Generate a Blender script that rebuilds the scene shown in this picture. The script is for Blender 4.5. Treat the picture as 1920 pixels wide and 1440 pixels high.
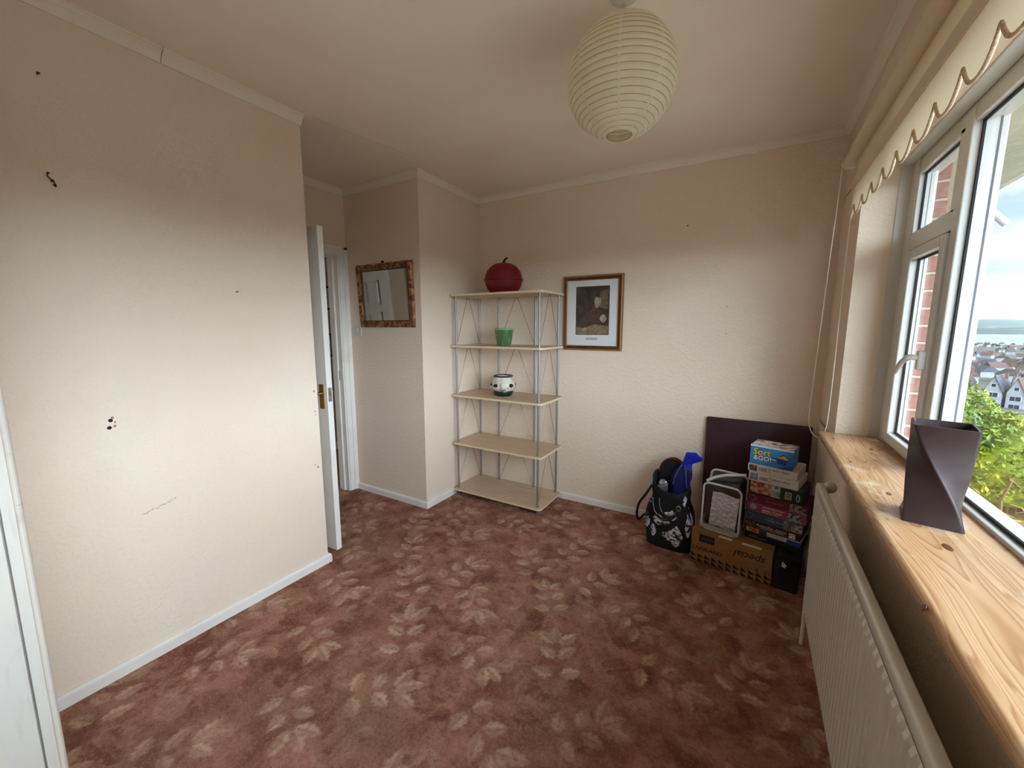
import bpy, bmesh, math, random
import numpy as np
from mathutils import Vector, Matrix, noise
random.seed(7); rng = np.random.default_rng(7)
S = bpy.context.scene; COL = S.collection
for o in list(bpy.data.objects): bpy.data.objects.remove(o)
PI = math.pi

# ------------------------------------------------------------------ camera
YAW, PITCH, ROLL, CAMH, FPX = .5354, .1391, -.0016, 1.409, 753.94
_cy, _sy, _cp, _sp = math.cos(YAW), math.sin(YAW), math.cos(PITCH), math.sin(PITCH)
_f = Vector((-_sy*_cp, _cy*_cp, -_sp)); _r = Vector((_cy, _sy, 0)); _d = _f.cross(_r)
_r2 = _r*math.cos(ROLL)+_d*math.sin(ROLL); _d2 = -_r*math.sin(ROLL)+_d*math.cos(ROLL)
cam = bpy.data.cameras.new('camera'); camo = bpy.data.objects.new('camera', cam); COL.objects.link(camo)
cam.sensor_fit = 'HORIZONTAL'; cam.sensor_width = 36; cam.lens = FPX/1920*36
cam.clip_start = .02; cam.clip_end = 20000
m = Matrix((_r2, -_d2, -_f)).transposed().to_4x4(); m.translation = (0, 0, CAMH); camo.matrix_world = m
S.camera = camo
S.view_settings.view_transform = 'Standard'; S.view_settings.look = 'None'
S.view_settings.exposure = 0.35; S.view_settings.gamma = 1; S.view_settings.use_curve_mapping = False

# ------------------------------------------------------------------ world: bright broken overcast
SKY_STRENGTH = 1.3; HAZE = .00011
w = bpy.data.worlds.new('sky'); S.world = w; w.use_nodes = True
nt = w.node_tree; nt.nodes.clear(); N = nt.nodes.new; L = nt.links.new
tc = N('ShaderNodeTexCoord'); mp = N('ShaderNodeMapping'); mp.inputs['Scale'].default_value = (1.6, 1.6, 7)
no = N('ShaderNodeTexNoise'); no.inputs['Scale'].default_value = 2.2; no.inputs['Detail'].default_value = 5; no.inputs['Roughness'].default_value = .55
cr = N('ShaderNodeValToRGB'); cr.color_ramp.elements[0].position = .40; cr.color_ramp.elements[1].position = .60
cr.color_ramp.elements[0].color = (.50, .67, .76, 1); cr.color_ramp.elements[1].color = (.82, .84, .86, 1)
bg = N('ShaderNodeBackground'); bg.inputs['Strength'].default_value = SKY_STRENGTH; ou = N('ShaderNodeOutputWorld')
L(tc.outputs['Generated'], mp.inputs['Vector']); L(mp.outputs[0], no.inputs['Vector']); L(no.outputs[0], cr.inputs[0])
L(cr.outputs[0], bg.inputs['Color']); L(bg.outputs[0], ou.inputs['Surface'])
# hazy sun behind thin cloud: a very soft source on the window side
sun = bpy.data.lights.new('sky_window_side_offscreen', 'SUN'); suno = bpy.data.objects.new('sky_window_side_offscreen', sun); COL.objects.link(suno)
sun.energy = 21.0; sun.angle = math.radians(115); sun.color = (.70, .845, 1.0)
suno.rotation_euler = Vector((-.77, .56, -.26)).to_track_quat('-Z', 'Y').to_euler()
suno.location = (6, -2, 5)

# ------------------------------------------------------------------ helpers
def lin(c):
    c = [x/255 for x in c]
    return tuple(x/12.92 if x <= .04045 else ((x+.055)/1.055)**2.4 for x in c)+(1,)
MATS = {}
def mat(name, col, rough=.6, metal=0, var=(), bump=(), spec=.4, trans=0, sheen=0):
    """var: (scale, colour, lo, hi[, stretch]) noise blends; bump: (scale, strength, distance)"""
    if name in MATS: return MATS[name]
    m = bpy.data.materials.new(name); m.use_nodes = True; t = m.node_tree; b = t.nodes['Principled BSDF']
    b.inputs['Roughness'].default_value = rough; b.inputs['Metallic'].default_value = metal
    b.inputs['Specular IOR Level'].default_value = spec
    n = t.nodes.new; l = t.links.new
    c = n('ShaderNodeTexCoord'); last = None
    for i, v in enumerate(var):
        mpn = n('ShaderNodeMapping'); mpn.inputs['Scale'].default_value = v[4] if len(v) > 4 else (1, 1, 1)
        mpn.inputs['Location'].default_value = (i*3.1, i*1.7, i*5.3)
        nn = n('ShaderNodeTexNoise'); nn.inputs['Scale'].default_value = v[0]; nn.inputs['Detail'].default_value = 4
        mr = n('ShaderNodeMapRange'); mr.inputs[1].default_value = v[2]; mr.inputs[2].default_value = v[3]
        mx = n('ShaderNodeMix'); mx.data_type = 'RGBA'; mx.inputs['B'].default_value = lin(v[1])
        if last: l(last, mx.inputs['A'])
        else: mx.inputs['A'].default_value = lin(col)
        l(c.outputs['Object'], mpn.inputs[0]); l(mpn.outputs[0], nn.inputs['Vector']); l(nn.outputs[0], mr.inputs[0])
        l(mr.outputs[0], mx.inputs['Factor']); last = mx.outputs['Result']
    if last: l(last, b.inputs['Base Color'])
    else: b.inputs['Base Color'].default_value = lin(col)
    h = None
    for s, st, d in bump:
        nn = n('ShaderNodeTexNoise'); nn.inputs['Scale'].default_value = s; nn.inputs['Detail'].default_value = 3
        bp = n('ShaderNodeBump'); bp.inputs['Strength'].default_value = st; bp.inputs['Distance'].default_value = d
        l(c.outputs['Object'], nn.inputs['Vector']); l(nn.outputs[0], bp.inputs['Height'])
        if h: l(h, bp.inputs['Normal'])
        h = bp.outputs[0]
    if h: l(h, b.inputs['Normal'])
    if trans:
        tr = n('ShaderNodeBsdfTranslucent'); ms = n('ShaderNodeMixShader'); ms.inputs[0].default_value = trans
        if last: l(last, tr.inputs[0])
        else: tr.inputs[0].default_value = lin(col)
        l(b.outputs[0], ms.inputs[1]); l(tr.outputs[0], ms.inputs[2]); l(ms.outputs[0], t.nodes['Material Output'].inputs[0])
    MATS[name] = m; return m
def patches(name, cols, scale, rough=.45):
    """printed picture: blotchy cells of several colours"""
    m = bpy.data.materials.new(name); m.use_nodes = True; t = m.node_tree; b = t.nodes['Principled BSDF']
    n = t.nodes.new; l = t.links.new; b.inputs['Roughness'].default_value = rough
    c = n('ShaderNodeTexCoord'); nz = n('ShaderNodeTexNoise'); nz.inputs['Scale'].default_value = scale*1.3
    ad = n('ShaderNodeMixRGB'); ad.blend_type = 'ADD'; ad.inputs[0].default_value = .6/scale
    vo = n('ShaderNodeTexVoronoi'); vo.inputs['Scale'].default_value = scale
    se = n('ShaderNodeSeparateColor'); r = n('ShaderNodeValToRGB'); r.color_ramp.interpolation = 'LINEAR'
    el = r.color_ramp.elements
    while len(el) < len(cols): el.new(.5)
    for i, k in enumerate(cols): el[i].position = .15+.7*i/(len(cols)-1); el[i].color = lin(k)
    l(c.outputs['Object'], nz.inputs['Vector']); l(c.outputs['Object'], ad.inputs[1]); l(nz.outputs['Color'], ad.inputs[2])
    l(ad.outputs[0], vo.inputs['Vector']); l(vo.outputs['Color'], se.inputs[0]); l(se.outputs[0], r.inputs[0])
    l(r.outputs[0], b.inputs['Base Color']); return m
def glass_mat(name, tint=(1, 1, 1, 1), refl=.10, rough=.01):
    m = bpy.data.materials.new(name); m.use_nodes = True; t = m.node_tree; t.nodes.remove(t.nodes['Principled BSDF'])
    tr = t.nodes.new('ShaderNodeBsdfTransparent'); gl = t.nodes.new('ShaderNodeBsdfGlossy'); ms = t.nodes.new('ShaderNodeMixShader')
    fr = t.nodes.new('ShaderNodeLayerWeight'); fr.inputs[0].default_value = .5
    pw_ = t.nodes.new('ShaderNodeMath'); pw_.operation = 'POWER'; pw_.inputs[1].default_value = 5
    ma = t.nodes.new('ShaderNodeMath'); ma.operation = 'MULTIPLY_ADD'; ma.inputs[1].default_value = .9*refl/.10*.6; ma.inputs[2].default_value = .35*refl
    tr.inputs[0].default_value = tint; gl.inputs['Roughness'].default_value = rough
    l = t.links.new; l(fr.outputs['Facing'], pw_.inputs[0]); l(pw_.outputs[0], ma.inputs[0]); l(ma.outputs[0], ms.inputs[0]); l(tr.outputs[0], ms.inputs[1]); l(gl.outputs[0], ms.inputs[2])
    l(ms.outputs[0], t.nodes['Material Output'].inputs[0]); return m

class B:
    def __init__(s): s.bm = bmesh.new()
    def box(s, a, b, bev=0, seg=2, M=None):
        r = bmesh.ops.create_cube(s.bm, size=1)['verts']
        sc = [b[i]-a[i] for i in range(3)]; ce = [(a[i]+b[i])/2 for i in range(3)]
        for v in r: v.co = Vector([v.co[i]*sc[i]+ce[i] for i in range(3)])
        if bev:
            es = list({e for v in r for e in v.link_edges})
            g = bmesh.ops.bevel(s.bm, geom=es, offset=bev, segments=seg, affect='EDGES', profile=.5); r = g['verts'] and list({v for f in g['faces'] for v in f.verts} | {v for v in r if v.is_valid})
        if M is not None: bmesh.ops.transform(s.bm, matrix=M, verts=[v for v in r if v.is_valid])
        return s
    def loft(s, rings, close=True, cap=True, loop=False):
        vs = [[s.bm.verts.new(p) for p in r] for r in rings]; n = len(vs[0])
        prs = list(zip(vs[:-1], vs[1:]))+([(vs[-1], vs[0])] if loop else [])
        for A, C in prs:
            for i in range(n if close else n-1):
                j = (i+1) % n
                try: s.bm.faces.new((A[i], A[j], C[j], C[i]))
                except ValueError: pass
        if cap and close and not loop:
            for r in (vs[0][::-1], vs[-1]):
                try: s.bm.faces.new(r)
                except ValueError: pass
        return s
    def lathe(s, prof, seg=32, c=(0, 0, 0), cap=False):
        return s.loft([[(c[0]+r*math.cos(2*PI*k/seg), c[1]+r*math.sin(2*PI*k/seg), c[2]+z) for k in range(seg)] for r, z in prof], cap=cap)
    def tube(s, path, r, seg=8, closed=False):
        P = [Vector(p) for p in path]; n = len(P); rs = r if hasattr(r, '__len__') else [r]*n
        rings = []; up = None
        for i in range(n):
            a = P[i-1] if (i or closed) else P[i]; b = P[(i+1) % n] if (i < n-1 or closed) else P[i]
            t = (b-a).normalized()
            if up is None: up = t.orthogonal().normalized()
            up = (up-t*up.dot(t)); up = up.normalized() if up.length > 1e-6 else t.orthogonal().normalized()
            sd = t.cross(up); rings.append([P[i]+(up*math.cos(2*PI*k/seg)+sd*math.sin(2*PI*k/seg))*rs[i] for k in range(seg)])
        return s.loft(rings, loop=closed)
    def cyl(s, a, b, r, seg=16): return s.tube([a, b], r, seg)
    def prism(s, poly, off):
        off = Vector(off); return s.loft([[Vector(p) for p in poly], [Vector(p)+off for p in poly]])
    def quad(s, *p):
        s.bm.faces.new([s.bm.verts.new(q) for q in p]); return s
    def grid(s, f, nu, nv):
        v = [[s.bm.verts.new(f(i/nu, j/nv)) for j in range(nv+1)] for i in range(nu+1)]
        for i in range(nu):
            for j in range(nv): s.bm.faces.new((v[i][j], v[i+1][j], v[i+1][j+1], v[i][j+1]))
        return s
    def ball(s, c, r, sub=2, sc=(1, 1, 1)):
        vs = bmesh.ops.create_icosphere(s.bm, subdivisions=sub, radius=r)['verts']
        for v in vs: v.co = Vector((v.co.x*sc[0]+c[0], v.co.y*sc[1]+c[1], v.co.z*sc[2]+c[2]))
        return s
    def noise(s, amp, freq):
        for v in s.bm.verts: v.co += noise.noise_vector(v.co*freq)*amp
        return s
    def me(s, name, material, smooth=False, fix=True):
        if fix:
            bmesh.ops.remove_doubles(s.bm, verts=s.bm.verts, dist=1e-6); bmesh.ops.recalc_face_normals(s.bm, faces=s.bm.faces)
        me = bpy.data.meshes.new(name); s.bm.to_mesh(me); s.bm.free()
        if smooth:
            for p in me.polygons: p.use_smooth = True
        me.materials.append(material); return me
    def build(s, name, material, parent=None, loc=None, rot=None, smooth=False, auto=None):
        me = s.me(name, material, smooth); o = obj(name, me, parent, loc, rot)
        if auto: me.set_sharp_from_angle(angle=math.radians(auto))
        return o
def obj(name, me, parent=None, loc=None, rot=None):
    o = bpy.data.objects.new(name, me); COL.objects.link(o)
    if parent: o.parent = parent
    if loc: o.location = loc
    if rot: o.rotation_euler = rot
    return o
def tag(o, label, cat, group=None):
    o['label'] = label; o['category'] = cat
    if group: o['group'] = group
    return o
def thing(name, label, cat, loc=(0, 0, 0), rz=0, group=None, rot=None):
    o = obj(name, None, None, loc, rot or (0, 0, rz)); o.empty_display_size = .05
    return tag(o, label, cat, group)
def struct(o): o['kind'] = 'structure'; return o
def copy_tree(o, parent=None):
    c = o.copy(); COL.objects.link(c); c.parent = parent
    for ch in list(o.children): copy_tree(ch, c)
    return c
def text(name, s, size, material, parent, loc, rot=(PI/2, 0, 0), ext=.0003, fat=0, shear=0, sx=1, align='LEFT'):
    cu = bpy.data.curves.new('tmp', 'FONT'); cu.body = s; cu.size = size; cu.extrude = ext; cu.offset = fat; cu.shear = shear
    cu.align_x = align; cu.resolution_u = 2
    o = bpy.data.objects.new('tmp', cu); COL.objects.link(o)
    me = bpy.data.meshes.new_from_object(o.evaluated_get(bpy.context.evaluated_depsgraph_get()))
    bpy.data.objects.remove(o); bpy.data.curves.remove(cu)
    me.name = name; me.materials.clear(); me.materials.append(material)
    r = obj(name, me, parent, loc, rot); r.scale = (sx, 1, 1); return r
def smoothstep(a, b, x):
    t = np.clip((x-a)/(b-a), 0, 1); return t*t*(3-2*t)

# ------------------------------------------------------------------ materials
WALL = mat('cream_woodchip', (239, 219, 198), .72, var=[(1.3, (235, 213, 190), .35, .7)], bump=[(62, .65, .007), (170, .3, .003)], spec=.25)
CEIL = mat('ceiling_paint', (249, 235, 218), .85, var=[(2, (245, 229, 210), .4, .7)], bump=[(220, .25, .002)], spec=.15)
WHITE = mat('white_gloss', (240, 233, 224), .38, var=[(6, (230, 220, 208), .5, .8)], spec=.5)
COVE = mat('cove_paint', (242, 228, 212), .6, spec=.3)
UPVC = mat('upvc', (212, 209, 204), .3, spec=.5)
BLACK = mat('black_rubber', (16, 16, 18), .6)
BRASS = mat('brass', (196, 160, 90), .28, 1)
STEEL = mat('grey_steel', (156, 152, 150), .4, .6)
CHROME = mat('chrome', (205, 205, 208), .18, 1)
HALLW = mat('hall_wall', (205, 184, 158), .8, bump=[(60, .3, .004)])
OUTW = mat('render', (200, 195, 186), .9)

# ------------------------------------------------------------------ room shell
XL, YE, XD, YM, XC, YB, XR, H = -2.117, 1.385, -2.918, 2.243, -2.107, 2.975, .384, 2.50
YN = -1.5
SILL, HEAD, REV = .90, 2.112, 2.47
def carpet():
    dx = .0068; x0, x1, y0, y1 = XD-.06, XR, YN, YB
    nx = int((x1-x0)/dx); ny = int((y1-y0)/dx)
    xs = np.linspace(x0, x1, nx+1); ys = np.linspace(y0, y1, ny+1)
    X, Y = np.meshgrid(xs, ys)
    Z = np.zeros_like(X)
    # ripples of the loose carpet
    def ridge(a, b, amp, wd):
        a = np.array(a); b = np.array(b); d = b-a; l2 = d@d
        t = np.clip(((X-a[0])*d[0]+(Y-a[1])*d[1])/l2, 0, 1)
        px = X-a[0]-t*d[0]; py = Y-a[1]-t*d[1]; dist = np.sqrt(px*px+py*py)
        return amp*np.exp(-(dist/wd)**2)*np.clip(4*t*(1-t)+.15, 0, 1)
    for a, b, amp, wd in (((-1.2, 1.28), (-.86, 1.33), .010, .03), ((-.88, 1.36), (-.60, 1.25), .012, .03), ((-.66, 1.12), (-.42, 1.08), .010, .03),
                          ((-.86, 1.44), (-.72, 1.36), .008, .025), ((-1.9, 2.0), (-1.2, 1.9), .006, .05)): Z += ridge(a, b, amp, wd)
    Lf = np.zeros_like(X); Dk = np.zeros_like(X)
    def leaf(cx, cy, ang, ln, wd, dark, inten):
        i0 = max(0, int((cx-ln*1.2-x0)/dx)); i1 = min(nx+1, int((cx+ln*1.2-x0)/dx)+1)
        j0 = max(0, int((cy-ln*1.2-y0)/dx)); j1 = min(ny+1, int((cy+ln*1.2-y0)/dx)+1)
        if i1 <= i0 or j1 <= j0: return
        u = (X[j0:j1, i0:i1]-cx)*math.cos(ang)+(Y[j0:j1, i0:i1]-cy)*math.sin(ang)
        v = -(X[j0:j1, i0:i1]-cx)*math.sin(ang)+(Y[j0:j1, i0:i1]-cy)*math.cos(ang)
        t = u/ln
        half = wd*np.sin(np.clip(t, 0, 1)*PI)**.75*(1.18-.5*t)*(1+.16*np.sin(t*26))
        e = half-np.abs(v); mk = smoothstep(-.004, .006, e)*((t > 0) & (t < 1))
        vein = np.exp(-(v/.0035)**2)*.55
        side = .78+.22*np.sign(v)
        val = mk*inten*(1-vein)*side
        tgt = Dk if dark else Lf
        tgt[j0:j1, i0:i1] = np.maximum(tgt[j0:j1, i0:i1], val)
    def spray(cx, cy, a, s):
        # two trusses of serrated leaflets on an arching stem
        for k, (t, sd) in enumerate(((0, 0), (.0, 1), (.0, -1), (.055, 1.25), (.055, -1.2), (.11, 1.6), (.11, -1.7))):
            an = a+sd*.75+random.uniform(-.15, .15)
            bx = cx-math.cos(a)*t*s*1.3; by = cy-math.sin(a)*t*s*1.3
            leaf(bx+math.cos(an)*.012, by+math.sin(an)*.012, an, (.105 if k < 3 else .085)*s*random.uniform(.85, 1.1), .026*s, False, random.uniform(.65, 1))
        for k in range(5):
            an = a+PI+random.uniform(-1.3, 1.3); q = random.uniform(.03, .1)*s
            leaf(cx-math.cos(a)*.15*s+math.cos(an)*q, cy-math.sin(a)*.15*s+math.sin(an)*q, an, .085*s, .028*s, True, random.uniform(.5, .9))
        for sg in (-1, 1):
            aa = a+sg*1.0; bx, by = cx-math.cos(a)*.1*s+math.cos(a+sg*1.6)*.15*s, cy-math.sin(a)*.1*s+math.sin(a+sg*1.6)*.15*s
            for k in range(4):
                an = aa+(k-1.5)*.7; leaf(bx, by, an, .075*s, .021*s, k == 2, random.uniform(.2, .5))
    r = 0; yy = YN
    while yy < YB+.2:
        xx = x0+(.0 if r % 2 else .235)
        while xx < x1+.2:
            spray(xx+random.uniform(-.03, .03), yy+random.uniform(-.03, .03), (1.0, 2.2, -.5)[(r+int(xx*3)) % 3]+random.uniform(-.35, .35), random.uniform(1.0, 1.22))
            xx += .47
        yy += .275; r += 1
    V = np.stack([X, Y, Z], -1).reshape(-1, 3)
    i = np.arange(nx); j = np.arange(ny); I, J = np.meshgrid(i, j); a = (J*(nx+1)+I).ravel()
    F = np.stack([a, a+1, a+nx+2, a+nx+1], -1)
    me = bpy.data.meshes.new('floor'); me.vertices.add(len(V)); me.vertices.foreach_set('co', V.ravel())
    me.loops.add(F.size); me.loops.foreach_set('vertex_index', F.ravel().astype(np.int32))
    me.polygons.add(len(F)); me.polygons.foreach_set('loop_start', np.arange(0, F.size, 4, dtype=np.int32))
    me.update(calc_edges=True); me.polygons.foreach_set('use_smooth', np.ones(len(F), bool))
    at = me.attributes.new('leafwork', 'FLOAT_COLOR', 'POINT')
    at.data.foreach_set('color', np.stack([Lf, Dk, Lf*0, Lf*0+1], -1).astype(np.float32).ravel())
    m = bpy.data.materials.new('axminster_carpet'); m.use_nodes = True; t = m.node_tree; b = t.nodes['Principled BSDF']; n = t.nodes.new; l = t.links.new
    b.inputs['Roughness'].default_value = .95; b.inputs['Specular IOR Level'].default_value = .1
    c = n('ShaderNodeTexCoord'); A = n('ShaderNodeAttribute'); A.attribute_name = 'leafwork'; se = n('ShaderNodeSeparateColor'); l(A.outputs['Color'], se.inputs[0])
    def nz(s, d=4, ro=.6):
        k = n('ShaderNodeTexNoise'); k.inputs['Scale'].default_value = s; k.inputs['Detail'].default_value = d; k.inputs['Roughness'].default_value = ro
        l(c.outputs['Object'], k.inputs['Vector']); return k.outputs[0]
    def mr(v, lo, hi, a=0, z=1):
        k = n('ShaderNodeMapRange'); l(v, k.inputs[0]); k.inputs[1].default_value = lo; k.inputs[2].default_value = hi; k.inputs[3].default_value = a; k.inputs[4].default_value = z; return k.outputs[0]
    def mx(A_, B_, f):
        k = n('ShaderNodeMix'); k.data_type = 'RGBA'
        for s_, v in (('A', A_), ('B', B_)):
            if isinstance(v, tuple): k.inputs[s_].default_value = lin(v)
            else: l(v, k.inputs[s_])
        l(f, k.inputs['Factor']); return k.outputs['Result']
    def mul(a_, b_):
        k = n('ShaderNodeMath'); k.operation = 'MULTIPLY'; l(a_, k.inputs[0])
        if isinstance(b_, float): k.inputs[1].default_value = b_
        else: l(b_, k.inputs[1])
        return k.outputs[0]
    base = mx((136, 86, 70), (180, 127, 109), mr(nz(7, 5, .7), .38, .62))
    base = mx(base, (112, 64, 50), mul(mr(nz(5.3, 4, .65), .54, .66), .75))
    base = mx(base, (150, 116, 88), mul(mr(nz(2.1, 2), .5, .68), .55))
    base = mx(base, (106, 58, 46), mul(se.outputs[1], .8))
    base = mx(base, (212, 174, 148), mul(se.outputs[0], mr(nz(16, 3), .35, .6, .55, 1.0)))
    base = mx(base, (84, 44, 34), mul(mr(nz(60, 3, .7), .50, .68), .38))
    base = mx(base, (214, 164, 144), mul(mr(nz(85, 3, .7), .54, .70), .35))
    base = mx(base, (58, 30, 22), mul(mr(nz(230, 2, .7), .54, .72), .55))
    base = mx(base, (206, 160, 138), mul(mr(nz(310, 2, .7), .56, .74), .35))
    l(base, b.inputs['Base Color'])
    bp = n('ShaderNodeBump'); bp.inputs['Strength'].default_value = .7; bp.inputs['Distance'].default_value = .006; l(nz(210, 3, .7), bp.inputs['Height']); l(bp.outputs[0], b.inputs['Normal'])
    me.materials.append(m); return struct(obj('floor', me))
carpet()
struct(B().box((-4.25, YN-.1, -.12), (XR+.2, 5.0, -.012)).build('floor_slab', mat('screed', (120, 110, 100), .9)))
struct(B().box((-4.25, YN-.1, H), (XR+.26, 5.0, H+.1)).build('ceiling', CEIL))
obj('plaster_crack', B().tube([(-2.06, 1.43, H), (-2.04, 1.62, H), (-2.0, 1.80, H), (-1.97, 2.02, H)], .0014, 4).me('plaster_crack', mat('crack', (206, 188, 170), .9)), bpy.data.objects['ceiling'])
struct(B().box((XD-.122, YN-.1, -.01), (XL, YE, H+.01)).build('wall_left', WALL))
struct(B().box((XD-.122, YM, -.01), (XC, YB+.15, H+.01)).build('wall_closet', WALL))
struct(B().box((XC-.02, YB, -.01), (XR+.2, YB+.15, H+.01)).build('wall_back', WALL))
struct(B().box((XL-.1, YN-.12, -.01), (XR+.2, YN, H+.01)).build('wall_front', WALL))
# wall with the doorway (opening 1.425..2.165, 1.995 high)
b = B().box((XD-.122, YE-.02, 1.995), (XD, YM+.02, H+.01)).box((XD-.122, YE-.02, -.01), (XD, 1.425, 2.0)).box((XD-.122, 2.167, -.01), (XD, YM+.02, 2.0))
struct(b.build('wall_doorway', WALL))
# window wall: below the sill, above the head, far pier, near pier
b = B().box((XR, YN-.1, -.01), (XR+.17, YB+.15, SILL-.032)).box((XR, YN-.1, HEAD), (XR+.17, YB+.15, H+.01))
b.box((XR, REV, SILL-.04), (XR+.17, YB+.15, HEAD+.01)).box((XR, YN-.1, SILL-.04), (XR+.17, -1.30, HEAD+.01))
wall_right = struct(b.build('wall_right', WALL))
# outer brick leaf
MORT = mat('mortar', (190, 165, 150), .95, bump=[(90, .5, .004)])
BRICK = mat('red_brick', (142, 98, 86), .9, var=[(9, (122, 82, 72), .45, .65), (30, (160, 122, 108), .5, .75)], bump=[(70, .6, .005)])
b = B().box((XR+.17, 2.456, -.5), (.661, YB+.4, 2.34)).box((XR+.17, YN, -.5), (.661, 2.46, .83)).box((XR+.17, YN, HEAD+.02), (.661, 2.46, 2.34))
outer = struct(b.build('wall_outside', MORT))
bm_a = B().box((-.052, 0, 0), (.052, .215, .065), .004, 1).me('brick', BRICK)
bm_b = B().box((-.052, 0, 0), (.052, .102, .065), .004, 1).me('brick', BRICK)
for k in range(24):
    z = .45+k*.075
    obj('brick', bm_a if k % 2 else bm_b, outer, (.613+random.uniform(-.002, .002), 2.450+random.uniform(-.001, .001), z))
    obj('brick', bm_a, outer, (.613+random.uniform(-.002, .002), (2.675 if k % 2 else 2.562), z))
# hall
struct(B().box((-4.25, YN-.1, -.01), (-4.1, 5, H+.01)).build('wall_hall', HALLW))
struct(B().box((-4.25, 4.9, -.01), (XD-.1, 5.02, H+.01)).build('wall_hall_end', HALLW))
struct(B().box((-4.25, YN-.12, -.01), (-3.45, YN, H+.01)).build('wall_hall_near', HALLW))
struct(B().box((XD-.122, YB+.14, -.01), (XD-.02, 4.95, H+.01)).build('wall_hall_side', HALLW))
fh = struct(B().box((-4.12, YN, -.012), (XD-.05, 4.9, -.008)).build('floor_hall', mat('hall_underlay', (90, 60, 38), .8)))
PLK = mat('oak_plank', (164, 118, 76), .45, var=[(3, (138, 94, 56), .4, .65, (1, 12, 1))])
pm = B().box((-4.1, 0, -.008), (XD-.055, .128, .0), .0015, 1).me('plank', PLK)
for k in range(22): obj('plank', pm, fh, (0, .95+k*.131, 0))
# trims: cove along the ceiling
def cove(name, a, b_, nrm, ma=0, mb=0, cut=None):
    a = Vector(a); b_ = Vector(b_); t = (b_-a).normalized(); nr = Vector(nrm)
    prof = [(0, .0), (0, .046), (.007, .046), (.010, .040), (.015, .030), (.023, .020), (.032, .014), (.034, .010), (.041, .008), (.041, .0)]
    r0 = [a+nr*o-t*(o*ma)+Vector((0, 0, H-d)) for o, d in prof]; r1 = [b_+nr*o+t*(o*mb)+Vector((0, 0, H-d)) for o, d in prof]
    return struct(B().loft([r0, r1]).build(name, COVE))
cove('trim_1', (XL, .805, 0), (XL, YE+.004, 0), (1, 0, 0)); cove('trim_2', (XL, YN, 0), (XL, .802, 0), (1, 0, 0))
cove('trim_3', (XD, YE, 0), (XD, YM, 0), (1, 0, 0)); cove('trim_4', (XD, YM, 0), (XC, YM, 0), (0, -1, 0), 0, 1)
cove('trim_5', (XC, YM, 0), (XC, YB, 0), (1, 0, 0), 1, 0); cove('trim_6', (XC, YB, 0), (XR, YB, 0), (0, -1, 0))
cove('trim_7', (XR, YN, 0), (XR, YB, 0), (-1, 0, 0))
# skirtings
def skirt(name, a, b_, nrm, ma=0, mb=0, h=.052, th=.016):
    a = Vector(a); b_ = Vector(b_); t = (b_-a).normalized(); nr = Vector(nrm)
    prof = [(0, -.005), (0, h), (th*.55, h), (th*.9, h-.006), (th, h-.014), (th, -.005)]
    r0 = [a+nr*o-t*(o*ma)+Vector((0, 0, d)) for o, d in prof]; r1 = [b_+nr*o+t*(o*mb)+Vector((0, 0, d)) for o, d in prof]
    return struct(B().loft([r0, r1]).build(name, WHITE))
skirt('baseboard_left', (XL, YN, 0), (XL, YE, 0), (1, 0, 0), 0, 1); skirt('baseboard_end', (XD, YE, 0), (XL, YE, 0), (0, 1, 0), 0, 1)
skirt('baseboard_mirror', (XD+.016, YM, 0), (XC, YM, 0), (0, -1, 0), 0, 1); skirt('baseboard_closet', (XC, YM, 0), (XC, YB, 0), (1, 0, 0), 1, 0)
skirt('baseboard_back', (XC, YB, 0), (XR, YB, 0), (0, -1, 0)); skirt('baseboard_right', (XR, YN, 0), (XR, YB, 0), (-1, 0, 0))
skirt('baseboard_hall', (-4.1, 1.6, 0), (-4.1, 4.9, 0), (1, 0, 0), h=.09)
# doorway lining and architrave
b = B().box((XD-.124, 2.150, 0), (XD+.002, 2.170, 1.985)).box((XD-.124, 1.422, 1.978), (XD+.002, 2.170, 1.998)).box((XD-.124, 1.418, 0), (XD+.002, 1.434, 1.985))
b.box((XD-.085, 2.136, 0), (XD-.045, 2.152, 1.98), .002, 1)
struct(b.build('trim_door_lining', WHITE))
b = B()
for (y0, y1, z0, z1) in ((2.162, YM+.003, 0, 2.052), (1.39, 2.162, 1.988, 2.052)):
    b.box((XD-.002, y0, z0), (XD+.010, y1, z1), .002, 1)
b.box((XD, 2.205, 0), (XD+.017, YM+.002, 2.052), .003, 2).box((XD, 1.39, 2.03), (XD+.017, YM+.002, 2.052), .003, 2)
struct(b.build('trim_architrave', WHITE))
obj('strike_plate', B().box((XD-.06, 2.146, .97), (XD-.035, 2.151, 1.05)).me('strike_plate', STEEL), bpy.data.objects['trim_door_lining'])

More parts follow.
